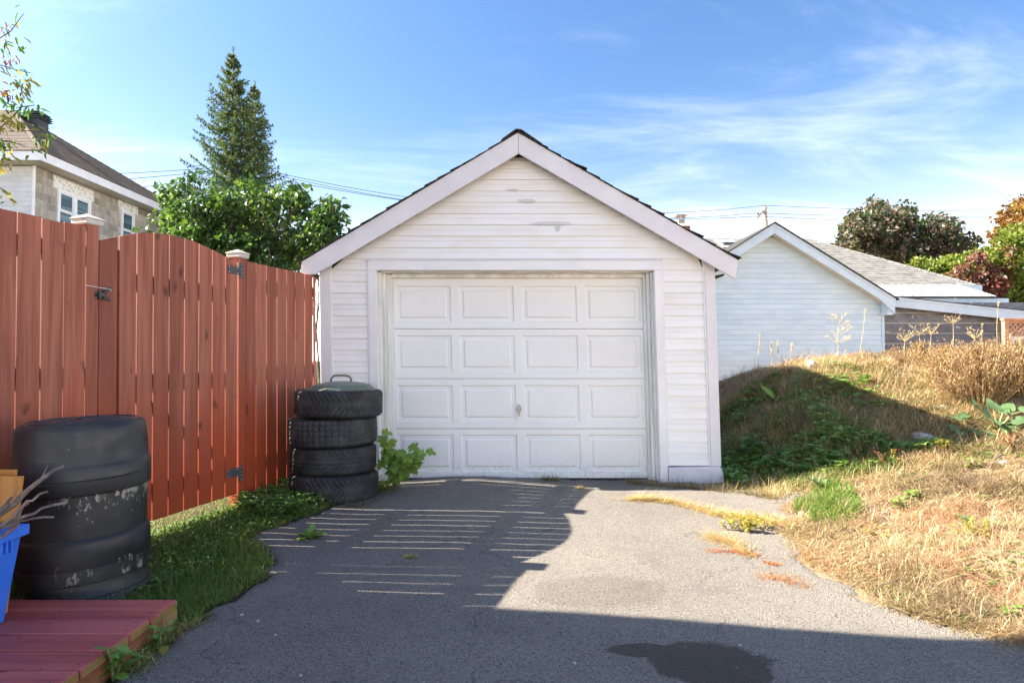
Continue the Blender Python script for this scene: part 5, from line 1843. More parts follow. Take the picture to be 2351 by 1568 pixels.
# purple leaved maple
mp = at(2085, 640, 26)
pm_ = [(.095, .068, .055), (.065, .075, .04), (.12, .088, .068), (.05, .08, .035), (.155, .115, .09), (.06, .095, .04)]
tt, cc = cluster_tree('purple_maple', 'round purple leaved maple tree above the light grey shingle roof', 'tree', (mp.x, 26, 0), [([(mp.x, 26, 0), (mp.x + .1, 26, 2), (mp.x, 26.1, 4.5)], .22)],
                      [(2010, 525, 55, 45), (2085, 530, 55, 38), (2160, 552, 52, 38), (1985, 560, 60, 34), (2080, 585, 120, 34), (2190, 580, 50, 28), (1940, 574, 28, 12), (2155, 512, 26, 24), (2018, 485, 22, 22), (2012, 472, 10, 12), (2080, 486, 16, 16), (2050, 500, 20, 14), (2180, 520, 16, 18), (1960, 520, 18, 22), (2215, 560, 20, 16), (1975, 500, 14, 14)], 26, 2.2, 300, 36, .20, pm_, M['foliage'], .38, None, .35, None, .5)
for pts, r in stems_to((mp.x, 26.1, 4.3), cc, 14, .09, .1):
    mk('limb', MB().tube(pts, [r, r * .8, r * .55, r * .2], 6), M['trunk'], tt, smooth=True)

# cedar hedge trees, creeper, orange tree at the right
cd = [(.16, .21, .035), (.20, .245, .045), (.12, .175, .03), (.24, .26, .05), (.09, .14, .025)]
for lab, Y_, ell in (('bright green cedar at the right edge of the frame', 19.0, [(2335, 600, 48, 62), (2350, 660, 60, 60), (2325, 552, 38, 30), (2330, 690, 50, 40), (2290, 610, 30, 40)]),
                     ('low yellow green cedar in the middle of the hedge', 20.0, [(2240, 618, 46, 34), (2262, 596, 34, 20), (2230, 650, 55, 40)]),
                     ('lowest light green cedar just above the hip of the shingle roof', 21.0, [(2155, 622, 48, 20), (2120, 612, 30, 12), (2185, 612, 34, 22), (2170, 650, 40, 26)])):
    b_ = at(ell[0][0], 800, Y_)
    cluster_tree('cedar_tree', lab, 'tree', (b_.x, Y_, 0), [([(b_.x, Y_, 0), (b_.x, Y_, 1.2), (b_.x, Y_, 2.6)], .12)], ell, Y_, .9, 150, 46, .13, cd, M['foliage'], .26, 'cedar trees of the hedge', -.5, None, .3)
vr = [(.16, .05, .04), (.20, .085, .055), (.12, .06, .04), (.11, .12, .04), (.24, .14, .08)]
b_ = at(2262, 800, 18.2)
cluster_tree('creeper', 'red and russet creeper climbing over the cedar hedge', 'vine', (b_.x, 18.2, 0), [([(b_.x, 18.2, 0), (b_.x + .05, 18.2, 1.0), (b_.x, 18.2, 2.4)], .04)],
             [(2262, 650, 46, 40), (2212, 628, 22, 20), (2300, 640, 18, 40), (2312, 590, 7, 30), (2240, 600, 12, 22), (2280, 680, 36, 22), (2215, 652, 24, 16)], 18.2, .35, 75, 30, .14, vr, M['foliage'], .2, None, .5, None, .4)
og = [(.24, .12, .04), (.30, .17, .05), (.19, .10, .04), (.23, .20, .05), (.27, .11, .05)]
b_ = at(2350, 800, 23)
tt, cc = cluster_tree('autumn_tree', 'orange autumn tree behind the cedar at the right edge', 'tree', (b_.x, 23, 0), [([(b_.x, 23, 0), (b_.x, 23, 2), (b_.x - .2, 23, 4.6)], .18)],
                      [(2350, 520, 55, 50), (2330, 560, 42, 40), (2370, 470, 40, 30), (2300, 545, 22, 22), (2345, 490, 18, 20)], 23, 1.4, 170, 34, .16, og, M['foliage'], .34, None, .3, None, .5)

# ------------------------------------------------------------------ the ash branch hanging into the frame at top left
at_t = T('ash_tree', 'ash tree reaching in from the left with sparse yellowing leaflets and dark red seeds', 'tree', (-7.4, 6.6, 0))
mk('trunk', MB().tube([(-7.4, 6.6, -.1), (-7.35, 6.6, 1.5), (-7.3, 6.55, 3.2), (-7.25, 6.52, 5.2), (-7.15, 6.5, 7.3)], [.12, .10, .08, .055, .015], 9), M['trunk'], at_t, smooth=True)
Yb = 6.5
br_px = [
    [(-40, 330), (0, 295), (25, 272), (45, 250), (60, 215), (70, 185)],
    [(-40, 120), (0, 88), (25, 72), (54, 32)],
    [(-40, 170), (0, 150), (40, 162), (70, 168)],
    [(-40, 285), (0, 276), (50, 302), (95, 300), (128, 292)],
    [(-40, 330), (0, 322), (40, 330), (62, 338)],
    [(25, 272), (50, 246), (80, 242)],
    [(-40, 440), (0, 432), (18, 442)],
    [(-40, 215), (0, 210), (25, 222)]]
off_ = []
for bp in br_px:
    P = [at(x, y, Yb + rnd.uniform(-.12, .12)) for x, y in bp]
    P.insert(0, Vector((-7.27, 6.53, max(1.2, P[0].z - .45))))
    for _k in range(14):
        off_.append(P[0].lerp(P[1], rnd.uniform(.35, 1.0)) + Vector((rnd.uniform(-.25, .1), rnd.uniform(-.3, .3), rnd.uniform(-.2, .2))))
    mk('branch', MB().tube(P, [.018 if i == 0 else max(.0015, .009 - .0013 * i) for i in range(len(P))], 5), M['trunk'], at_t, smooth=True)
sprays = [(68, 178, 11, 'y'), (50, 200, 13, 'y'), (60, 186, 9, 'y'), (82, 242, 9, 'g'), (40, 214, 8, 'y'), (20, 205, 7, 'a'), (25, 245, 7, 'g'), (45, 250, 7, 'g'), (10, 225, 7, 'g'), (60, 250, 6, 'g'), (5, 270, 12, 'y'), (30, 272, 11, 'y'), (45, 280, 8, 'y'), (12, 292, 9, 'y'),
          (98, 312, 9, 'g'), (94, 325, 6, 'y'), (88, 300, 4, 'y'), (12, 330, 10, 'g'), (82, 352, 5, 'g'), (20, 358, 5, 'y'), (10, 445, 9, 'y'), (0, 378, 5, 'y'), (24, 74, 4, 'g'), (38, 75, 4, 'g'), (34, 106, 6, 'g'), (48, 113, 4, 'g'), (28, 50, 3, 'y'), (46, 26, 2, 'g'),
          (15, 110, 4, 'g'), (48, 155, 4, 'g'), (25, 178, 4, 'g'), (4, 320, 8, 'g'), (4, 70, 6, 'r'), (4, 92, 8, 'r'), (24, 130, 7, 'r'), (35, 136, 5, 'r'), (12, 138, 5, 'r'), (4, 132, 7, 'r'), (6, 150, 8, 'r'), (10, 212, 5, 'r'), (4, 48, 4, 'r')]
lm = {}
for k_, mt_, wd_ in (('y', 'autumnleaf', .32), ('g', 'weedleaf', .30), ('a', 'redleaf', .34), ('r', 'redleaf', .22)):
    V, q_, c_ = leaves_np(np.zeros((1, 3)), np.array([[1., 0, 0]]), np.array([[0, 0, 1.]]), np.array([1.]), np.array([wd_]), np.ones((1, 3)), .35, False)
    me = bpy.data.meshes.new('leaflet'); me.from_pydata([tuple(p) for p in V], [], [tuple(f) for f in q_]); me.materials.append(M[mt_]); lm[k_] = me
for (x, y, n, k_) in sprays:
    c = at(x, y, Yb + rnd.uniform(-.15, .15))
    for i in range(max(2, int(n * .9))):
        d = Vector((rnd.uniform(-.7, .9), rnd.uniform(-.7, .7), rnd.uniform(-1.2, .1) if k_ != 'r' else rnd.uniform(-1.2, -.6))).normalized()
        s_ = d.cross(Vector((rnd.uniform(-.5, .5), rnd.uniform(-1, 0), .8))).normalized(); nn = s_.cross(d)
        o = link_mesh('leaf' if k_ != 'r' else 'seed', lm[k_], at_t)
        L = rnd.uniform(.075, .125) if k_ != 'r' else rnd.uniform(.06, .085)
        pos = c + Vector((rnd.uniform(-.06, .06), rnd.uniform(-.07, .07), rnd.uniform(-.045, .045)))
        o.matrix_local = Matrix.Translation(pos - Vector((-7.4, 6.6, 0))) @ Matrix((d, s_, nn)).transposed().to_4x4() @ Matrix.Scale(L, 4)

n_ = 1300
ci_ = rng.integers(0, len(off_), n_)
Pl = np.array([list(p) for p in off_])[ci_] + rng.normal(size=(n_, 3)) * .14
Pl[:, 0] = np.minimum(Pl[:, 0], -5.75)
Dl = rng.normal(size=(n_, 3)); Dl[:, 2] -= .6
Nl = rng.normal(size=(n_, 3)) * .5; Nl[:, 2] += .7
Cl_ = np.array([(.17, .24, .05), (.30, .28, .06), (.12, .19, .045), (.36, .26, .06)])[rng.integers(0, 4, n_)]
Ll = rng.uniform(.07, .12, n_)
V, q_, C_ = leaves_np(Pl - np.array([-7.4, 6.6, 0]), Dl, Nl, Ll, Ll * .32, Cl_, .3, False)
npmesh('crown', V, q_, None, M['foliage'], C_, at_t)

# ------------------------------------------------------------------ plants
def leaf_me(name, outline, mat, fold=.2, droop=.15, wave=0.0):
    """leaf along +x, built as two rows of faces on either side of its rib; outline: (x, halfwidth)"""
    vs = []; fs = []
    n = len(outline)
    for i, (x, w_) in enumerate(outline):
        zc = -droop * x * x
        wv = wave * math.sin(i * 2.1)
        vs += [(x, 0, zc), (x, w_, zc + fold * w_ + wv), (x, -w_, zc + fold * w_ - wv)]
    for i in range(n - 1):
        a, b_ = i * 3, (i + 1) * 3
        fs += [(a, b_, b_ + 1, a + 1), (a, a + 2, b_ + 2, b_)]
    me = bpy.data.meshes.new(name)
    me.from_pydata(vs, [], fs)
    me.materials.append(M[mat])
    me.polygons.foreach_set('use_smooth', [True] * len(me.polygons))
    return me


HEART = [(0, .02), (.0, .16), (.08, .33), (.25, .42), (.45, .38), (.65, .27), (.85, .12), (1, .0)]
LANCE = [(0, .01), (.15, .09), (.4, .14), (.65, .11), (.85, .05), (1, .0)]
OVATE = [(0, .02), (.12, .20), (.3, .30), (.5, .29), (.7, .20), (.88, .08), (1, .0)]
MAPLE = [(0, .03), (.02, .20), (.10, .22), (.16, .48), (.26, .24), (.36, .50), (.52, .44), (.55, .22), (.68, .20), (.78, .25), (.86, .09), (1, .0)]
LOBED = [(0, .02), (.2, .06), (.28, .15), (.36, .08), (.46, .18), (.54, .10), (.66, .20), (.74, .13), (.86, .17), (1, .0)]
LM = {}
for nm, ol, mt_, fo, dr, wv in (('maple', MAPLE, 'mapleleaf', .12, .25, .0), ('heart', HEART, 'weedleaf', .2, .25, 0), ('paleheart', HEART, 'paleweed', .2, .2, 0), ('ovate', OVATE, 'weedleaf', .2, .3, 0), ('paleovate', OVATE, 'paleweed', .2, .3, 0),
                                ('lance', LANCE, 'weedleaf', .3, .4, 0), ('palelance', LANCE, 'paleweed', .3, .4, 0), ('yellow', OVATE, 'yellowleaf', .25, .2, 0), ('lobed', LOBED, 'paleweed', .2, .5, 0), ('burdock', HEART, 'burdock', .12, .3, .03),
                                ('orange', OVATE, 'redleaf', .3, .3, 0), ('grey', OVATE, 'burdock', .25, .3, .02), ('rust', OVATE, 'autumnleaf', .25, .3, 0), ('blade', LANCE, 'weedleaf', .5, .5, 0)):
    LM[nm] = leaf_me('leaf_' + nm, ol, mt_, fo, dr, wv)


def put_leaf(parent, base, me, pos, d, L, up=(0, 0, 1), wid=1.0):
    d = Vector(d).normalized()
    s_ = Vector(up).cross(d)
    if s_.length < .01: s_ = Vector((1, 0, 0)).cross(d)
    s_.normalize(); n = d.cross(s_)
    o = link_mesh('leaf', me, parent)
    o.matrix_local = Matrix.Translation(Vector(pos) - Vector(base)) @ Matrix((d, s_, n)).transposed().to_4x4() @ Matrix.Diagonal((L, L * wid, L, 1))
    return o


def gpos(px, py, it=6):
    """where the view ray through a pixel meets the ground"""
    d = ray(px, py)
    t = 1.0
    while t < 40:
        p = Vector((0, 0, CZ)) + d * t
        if p.z < h1(p.x, p.y): break
        t += .04
    lo, hi = t - .04, t
    for _ in range(10):
        m_ = (lo + hi) / 2
        p = Vector((0, 0, CZ)) + d * m_
        if p.z < h1(p.x, p.y): hi = m_
        else: lo = m_
    p = Vector((0, 0, CZ)) + d * hi
    return Vector((p.x, p.y, h1(p.x, p.y)))


def stalk_plant(name, lab, cat, base, H, n, me, L, stem='stem', nst=1, spread=.05, lean=(0, 0), wid=1.0, group=None, el=(.0, .7)):
    base = Vector(base)
    t = T(name, lab, cat, base, group)
    for s in range(nst):
        top = base + Vector((lean[0] + rnd.uniform(-spread, spread) * 2, lean[1] + rnd.uniform(-spread, spread), H * rnd.uniform(.75, 1.05)))
        mid = base.lerp(top, .5) + Vector((rnd.uniform(-.02, .02), 0, .02))
        mk('stem', MB().tube([base - Vector((0, 0, .02)), mid, top], [.005, .004, .002], 5), M[stem], t)
        for i in range(n):
            f_ = (i + 1.2) / (n + .7)
            p = base.lerp(mid, f_ * 2) if f_ < .5 else mid.lerp(top, f_ * 2 - 1)
            a = i * 2.4 + rnd.uniform(-.4, .4) + s
            e = rnd.uniform(*el)
            put_leaf(t, base, me, p, (math.cos(a) * math.cos(e), math.sin(a) * math.cos(e), math.sin(e)), L * rnd.uniform(.7, 1.15) * (1.1 - .45 * f_), wid=wid)
    return t


def rosette(name, lab, base, n, me, L, e0=.2, e1=.9, wid=1.0, group=None):
    base = Vector(base)
    t = T(name, lab, 'weed', base, group)
    mk('stem', MB().tube([base - Vector((0, 0, .03)), base + Vector((0, 0, .015))], [.008, .006], 6), M['stem'], t)
    for i in range(n):
        a = i * 2.4 + rnd.uniform(-.4, .4); e = rnd.uniform(e0, e1)
        put_leaf(t, base, me, base + Vector((0, 0, .005)), (math.cos(a) * math.cos(e), math.sin(a) * math.cos(e), math.sin(e)), L * rnd.uniform(.6, 1.1), wid=wid)
    return t


# maple sapling beside the tyres
bs = Vector((tx(898), 5.28, h1(-1.05, 5.28)))
mpz = T('maple_sapling', 'green maple sapling growing between the tyre stack and garage door', 'plant', bs)
for (x, y) in ((884, 1000), (890, 1020), (905, 1030), (925, 1035), (945, 1045), (962, 1040), (930, 1060), (900, 1065), (940, 1075), (915, 1085), (890, 1045)):
    tp = at(x, y, 5.22 + rnd.uniform(-.1, .08))
    mk('stem', MB().tube([bs, bs.lerp(tp, .5) + Vector((0, 0, .05)), tp], [.006, .004, .002], 5), M['bark'], mpz)
    for i in range(7):
        q_ = bs.lerp(tp, rnd.uniform(.72, 1.05)) + Vector((rnd.uniform(-.06, .06), rnd.uniform(-.06, .04), rnd.uniform(-.03, .05)))
        a = rnd.uniform(0, 6.28)
        put_leaf(mpz, bs, LM['maple'], q_, (math.cos(a) + .3, math.sin(a) - .6, rnd.uniform(-.9, .0)), rnd.uniform(.075, .12), (rnd.uniform(-.3, .3), -.6, .8))

# weeds on the asphalt and along its edges
def sprig_clump(name, lab, base, n, H, me, L, spread, stem='stem', cat='weed', group=None, per=9):
    base = Vector(base)
    t = T(name, lab, cat, base, group)
    for s in range(n):
        a = rnd.uniform(0, 6.28); r_ = spread * math.sqrt(rnd.random())
        b_ = base + Vector((math.cos(a) * r_, math.sin(a) * r_ * .8, 0)); b_.z = h1(b_.x, b_.y) + .008
        tp = b_ + Vector((math.cos(a) * H * .5, math.sin(a) * H * .4, H * rnd.uniform(.6, 1.1)))
        mk('stem', MB().tube([b_, tp], [.0025, .0015], 4), M[stem], t)
        for i in range(per):
            p = b_.lerp(tp, rnd.uniform(.15, 1.05)); aa = rnd.uniform(0, 6.28)
            put_leaf(t, base, me, p, (math.cos(aa), math.sin(aa), rnd.uniform(-.1, 1.0)), L * rnd.uniform(.7, 1.2))
    return t


sprig_clump('yellow_weed', 'clump of bright yellow green weed in the driveway crack', gpos(1712, 1218), 26, .10, LM['yellow'], .032, .13)
sprig_clump('yellow_weed', 'thin trail of yellow weed just behind the bright yellow clump', gpos(1745, 1196), 9, .06, LM['yellow'], .026, .08, per=7)
rosette('dandelion', 'jagged dandelion weed growing alone on the shaded asphalt', gpos(712, 1240), 26, LM['lobed'], .10, .35, 1.35, wid=1.15)
rosette('weed', 'small green weed at the foot of the garage door', gpos(1012, 1112), 9, LM['lobed'], .06, .1, .7, wid=1.4)
stalk_plant('weed', 'leafy weed at the near corner of the red deck', 'weed', gpos(262, 1562), .13, 8, LM['paleovate'], .075, nst=3, spread=.04)
stalk_plant('weed', 'small weed against the deck rim beside the bare wood corner', 'weed', gpos(372, 1495), .10, 6, LM['paleovate'], .05, nst=3, spread=.03)
stalk_plant('weed', 'tiny weed between the deck rim and the asphalt, below the others', 'weed', gpos(330, 1530), .06, 5, LM['palelance'], .05, nst=2, spread=.03)
o = link_mesh('fallen_leaf', LM['yellow'], None); p_ = gpos(366, 1508); o.location = p_ + Vector((0, 0, .012)); o.scale = (.05, .05, .05); o.rotation_euler = (.5, -.4, 1.2)
tag(o, 'yellow fallen leaf on the asphalt beside the deck', 'leaf')
o = link_mesh('fallen_leaf', LM['rust'], None); p_ = gpos(380, 1482); o.location = p_ + Vector((0, 0, .012)); o.scale = (.04, .04, .04); o.rotation_euler = (-.3, .3, -.5)
tag(o, 'brown fallen leaf near the corner of the deck', 'leaf')

# mound plants
stalk_plant('broadleaf_weed', 'leafy dark green weed highest on the shaded slope beside the garage', 'weed', gpos(1725, 1055), .28, 11, LM['ovate'], .14, nst=3, spread=.06)
stalk_plant('broadleaf_weed', 'bushy green weed in the shade, right next to the sunlit green grass', 'weed', gpos(1838, 1098), .15, 9, LM['heart'], .10, nst=4, spread=.09)
stalk_plant('broadleaf_weed', 'low leafy weed close to the garage corner in shade', 'weed', gpos(1762, 1090), .20, 9, LM['ovate'], .13, nst=3, spread=.08)
stalk_plant('broadleaf_weed', 'sparse upright weed midway between garage corner and bushy weed', 'weed', gpos(1795, 1085), .22, 10, LM['heart'], .09, nst=2, spread=.05)
stalk_plant('broadleaf_weed', 'pale leafed weed against the garage wall in shade', 'weed', gpos(1690, 985), .22, 10, LM['paleovate'], .09, nst=2, spread=.06)
stalk_plant('tall_weed', 'tall narrow-leaved weed standing at the edge of the garage shadow', 'weed', gpos(1825, 925), .40, 26, LM['lance'], .11, nst=2, spread=.05, wid=1.1, el=(.2, .9))
bp_ = gpos(1778, 935)
cl = T('corn_shoot', 'single broad bright green blade plant in the garage shadow', 'plant', bp_)
mk('stem', MB().tube([bp_, bp_ + Vector((0, 0, .12))], [.008, .006], 6), M['stem'], cl)
put_leaf(cl, bp_, LM['palelance'], bp_ + Vector((0, 0, .10)), (-.62, -.15, .75), .21, (0, -1, .3), 1.0)
put_leaf(cl, bp_, LM['palelance'], bp_ + Vector((0, 0, .06)), (.5, -.1, .6), .11, (0, -1, .3), .8)
# burdock
bb = gpos(2290, 985)
bk = T('burdock', 'big leaved burdock plant on the sunny side of the mound', 'plant', bb)
for (x, y, L, dx, dy, dz) in ((2220, 960, .27, -1, -.3, .2), (2235, 985, .27, -.9, -.6, -.1), (2255, 945, .28, -.5, -.1, .6), (2275, 965, .30, -.2, -.9, .1), (2295, 1000, .26, .1, -1, -.4), (2310, 975, .30, .4, -.9, .0), (2330, 965, .27, .9, -.4, .2), (2345, 985, .25, 1, -.4, -.1), (2310, 945, .28, .5, .2, .6), (2210, 985, .22, -.7, -.9, -.5), (2280, 940, .24, 0, .3, .8), (2345, 945, .24, .8, .1, .5), (2265, 990, .24, -.4, -1, -.2), (2325, 1010, .2, .3, -1, -.5)):
    p_ = at(x, y, bb.y + rnd.uniform(-.15, .15))
    mk('stem', MB().tube([bb, bb.lerp(p_, .6) + Vector((0, 0, .04)), p_], [.012, .009, .006], 6), M['stem'], bk)
    put_leaf(bk, bb, LM['burdock'], p_, (dx, dy, dz), L * .54, (dx * -.2, -.5, 1), .9)
    for _k in range(2):
        q_ = p_ + Vector((rnd.uniform(-.10, .10), rnd.uniform(-.08, .08), rnd.uniform(-.07, .05)))
        put_leaf(bk, bb, LM['burdock'], q_, (dx + rnd.uniform(-.7, .7), dy + rnd.uniform(-.5, .3), dz + rnd.uniform(-.3, .3)), L * rnd.uniform(.36, .52), (dx * -.2, -.5, 1), .9)
rosette('mullein', 'grey green rosette lying in the dry grass below the burdock', gpos(2245, 1208), 13, LM['grey'], .15, .2, .9, wid=.8)
rosette('mullein', 'small pale grey rosette at the back of the sunlit green grass', gpos(1885, 1122), 8, LM['grey'], .13, .4, 1.0, wid=.8)
for (x, y, lab, m_, H, n_, L_) in ((2085, 1150, 'small light green weed in the middle of the dry grass, upper of a pair', 'paleovate', .07, 7, .08), (2076, 1172, 'small light green weed in the middle of the dry grass, lower of a pair', 'paleovate', .06, 7, .07),
                                   (2255, 1155, 'yellow green weed tuft in the dry grass above the grey rosette', 'paleovate', .05, 6, .06), (2060, 1060, 'yellowish weed on the dry slope just below the shadow edge', 'yellow', .10, 9, .06),
                                   (2010, 1075, 'bright green weed in front of the shadowed mound foot', 'paleovate', .08, 7, .07), (2170, 1040, 'yellow leaved seedling near the white block', 'yellow', .12, 7, .06),
                                   (2225, 1075, 'small leafy weed beside the twig in the dry grass', 'paleovate', .08, 8, .06), (2320, 1420, 'green weed low at the right edge on dry grass', 'paleovate', .05, 8, .05),
                                   (1990, 905, 'green weed patch on the sunlit slope of the mound', 'paleheart', .06, 9, .06), (2015, 932, 'spreading pale weed leaves below the mound top', 'paleheart', .05, 9, .08), (1905, 1095, 'light green weed at the shadow edge beside the bushy weed', 'paleovate', .08, 8, .07)):
    stalk_plant('small_weed', lab, 'weed', gpos(x, y), H, n_, LM[m_], L_, nst=2, spread=.04)
for (x, y, lab, n_, sp) in ((1985, 1055, 'orange red weed clump at the shadow edge on the slope', 9, .09), (2040, 1068, 'reddish weed right of the orange clump', 6, .05), (2330, 1040, 'orange weed spikes at the right edge below the burdock', 12, .10), (1722, 842, 'orange weed at the left top of the mound', 7, .07), (1745, 838, 'second orange sprig right of the one on the mound corner', 5, .05), (2010, 850, 'orange weed scattered on the mound top', 8, .15)):
    sprig_clump('orange_weed', lab, gpos(x, y), n_, .13, LM['orange'], .03, sp, 'drystem', per=10)
for (x, y, lab, n_, sp) in ((2238, 1228, 'yellow weed clump below the grey rosette', 14, .08), (2020, 1395 - 160, 'yellow stalks of weed in the dry grass', 6, .10)):
    sprig_clump('yellow_weed', lab, gpos(x, y), n_, .06, LM['yellow'], .028, sp, per=7)

# dead weed stalks on the mound top
for i, (x, yt, yb, lab, sp) in enumerate(((1744, 768, 830, 'leftmost pale dry grass stalk on the mound', 'g'), (1772, 786, 830, 'pale dry grass stalk second from the left on the mound', 'g'), (1786, 784, 828, 'pale dry grass stalk third from the left on the mound', 'g'), (1818, 790, 826, 'leaning pale dry grass stalk right of the upright ones', 'g'),
                                          (1927, 730, 815, 'tall branching brown weed skeleton in front of the blue siding', 'b'), (1975, 712, 812, 'tallest thin stalk leaning right against the blue siding', 't'), (2110, 762, 815, 'straw coloured umbel stalk in front of the grey shed', 'u'), (2078, 775, 815, 'reddish umbel stalk left of the straw one', 'u'), (2138, 760, 812, 'golden umbel stalk in front of the flaking boards', 'u'), (2188, 735, 810, 'yellow stalk before the middle of the shed wall', 'u'), (2238, 770, 812, 'short golden stalk above the dry bush', 'u'), (2292, 695, 800, 'tall slender stalk next to the lattice fence', 't'), (2255, 745, 800, 'slender seeded stalk left of the lattice fence', 't'))):
    b_ = gpos(x - 2, yb + 6) if yb < 900 else None
    Yk = min(b_.y, 8.2)
    b_ = Vector((b_.x * Yk / b_.y, Yk, h1(b_.x * Yk / b_.y, Yk)))
    tp = at(x + (12 if sp == 't' and x < 2000 else 0), yt, Yk)
    t = T('dry_stalk', lab, 'weed', b_, 'dry stalks on top of the mound')
    mk('stem', MB().tube([b_, b_.lerp(tp, .5) + Vector((rnd.uniform(-.02, .02), 0, 0)), tp], [.004, .003, .0015], 5), M['drystem'], t)
    H = (tp - b_).length
    hd = MB()
    if sp == 'g':
        for k in range(26):
            p = b_.lerp(tp, rnd.uniform(.5, 1)); hd.tube([p, p + Vector((rnd.uniform(-.02, .02), rnd.uniform(-.02, .02), .03))], [.004, .0015], 4)
    elif sp == 'b':
        for k in range(22):
            f_ = rnd.uniform(.25, 1); p = b_.lerp(tp, f_); s_ = rnd.choice((-1, 1)); e = p + Vector((s_ * rnd.uniform(.05, .26) * (1.1 - f_ * .6), rnd.uniform(-.1, .1), rnd.uniform(.04, .16)))
            hd.tube([p, e], [.0018, .0009], 4)
            for j in range(5):
                q_ = p.lerp(e, rnd.uniform(.4, 1)); hd.tube([q_, q_ + Vector((rnd.uniform(-.03, .03), rnd.uniform(-.03, .03), rnd.uniform(0, .03)))], [.0028, .0018], 4)
    elif sp == 'u':
        for k in range(13):
            a = k * .49; e = tp + Vector((math.cos(a) * .09, math.sin(a) * .09, rnd.uniform(-.03, .10)))
            hd.tube([tp - Vector((0, 0, .05)), e], [.0022, .0012], 4)
            for j in range(2): hd.tube([e, e + Vector((rnd.uniform(-.03, .03), rnd.uniform(-.03, .03), rnd.uniform(-.03, .03)))], [.003, .0015], 4)
    else:
        for k in range(10):
            p = b_.lerp(tp, rnd.uniform(.93, 1.0)); hd.tube([p, p + Vector((rnd.uniform(-.02, .02), rnd.uniform(-.02, .02), rnd.uniform(-.01, .03)))], [.004, .002], 4)
    mk('seed_head', hd, M['drystem'], t)

# dry twiggy bushes
def dry_bush(lab, base, Rx, H, n, seed):
    g = np.random.default_rng(seed)
    base = Vector(base)
    t = T('dry_bush', lab, 'bush', base, 'dry twiggy bushes on the mound')
    st = MB(); P = []; Az = []; E = []; Ls = []; Wd = []; C = []
    for i in range(n):
        a = g.uniform(0, 6.28); sp = g.uniform(0, 1)
        tp = Vector((math.cos(a) * Rx * sp, math.sin(a) * Rx * .8 * sp, H * g.uniform(.6, 1.05) * (1 - .35 * sp * sp)))
        b_ = Vector((math.cos(a) * Rx * .25 * sp, math.sin(a) * Rx * .25 * sp, -.05))
        md = b_.lerp(tp, .55) + Vector((0, 0, .05 * H))
        st.tube([base + b_, base + md, base + tp], [.004, .003, .0012], 4, cap=False)
        for k in range(26):
            f_ = g.uniform(.25, 1.0)
            p = b_.lerp(md, f_ / .55) if f_ < .55 else md.lerp(tp, (f_ - .55) / .45)
            aa = g.uniform(0, 6.28); e = g.uniform(.1, 1.3); L = g.uniform(.06, .2) * H * 1.1
            P.append(p); Az.append(aa); E.append(e); Ls.append(L); Wd.append(g.uniform(.003, .006)); C.append(np.array([.40, .27, .15]) * g.uniform(.55, 1.2))
            q_ = np.array(p) + np.array([math.cos(aa) * math.cos(e), math.sin(aa) * math.cos(e), math.sin(e)]) * L * .8
            for j in range(5):
                P.append(q_ + g.normal(size=3) * .018); Az.append(g.uniform(0, 6.28)); E.append(g.uniform(-.3, 1.3)); Ls.append(g.uniform(.015, .04)); Wd.append(g.uniform(.005, .010))
                r_ = g.random()
                C.append((np.array([.42, .29, .17]) if r_ < .6 else np.array([.24, .13, .085]) if r_ < .9 else np.array([.40, .34, .08])) * g.uniform(.7, 1.25))
    mk('stems', st, M['drystem'], t, kind='stuff')
    V, q_, tr_, C = blades(np.array([list(p) for p in P]), np.array(Ls), np.array(Az), np.array(E), np.array(E), np.array(Wd), np.array(C))
    npmesh('twigs', V, q_, tr_, M['straw'], C, t, kind='stuff')


for k, (x, y, Rx, H, n, lab) in enumerate(((2250, 925, .62, .60, 85, 'dense dry twiggy bush above the burdock'), (2345, 905, .6, .56, 75, 'dry twiggy bush at the right edge under the lattice fence'), (2175, 880, .5, .42, 60, 'lower brown bush to the left of the dense dry bush'), (2120, 845, .5, .30, 40, 'smallest thin brown bush before the flaking shed boards'), (2300, 850, .7, .26, 60, 'dry bush at the back of the others on the mound crest'))):
    dry_bush(lab, gpos(x, y), Rx, H, n, 40 + k)

# ------------------------------------------------------------------ stones and twigs
def stone(lab, p, r, sq=(1, .8, .6), group='pale stones on the mound', mat='stone', seed=0):
    g = np.random.default_rng(seed)
    bm_ = bmesh.new()
    bmesh.ops.create_icosphere(bm_, subdivisions=2, radius=r)
    for v in bm_.verts:
        k = 1 + .30 * (vnoise(v.co.x / r + seed, v.co.y / r + v.co.z / r * 1.7, 1.1, 40) - .5) + .12 * (g.random() - .5)
        v.co = Vector((v.co.x * sq[0] * k, v.co.y * sq[1] * k, v.co.z * sq[2] * k))
    me = bpy.data.meshes.new('stone'); bm_.to_mesh(me); bm_.free()
    me.materials.append(M[mat])
    o = link_mesh('stone', me)
    o.location = p + Vector((0, 0, r * sq[2] * .35)); o.rotation_euler = (0, 0, g.uniform(0, 3))
    tag(o, lab, 'stone', group)


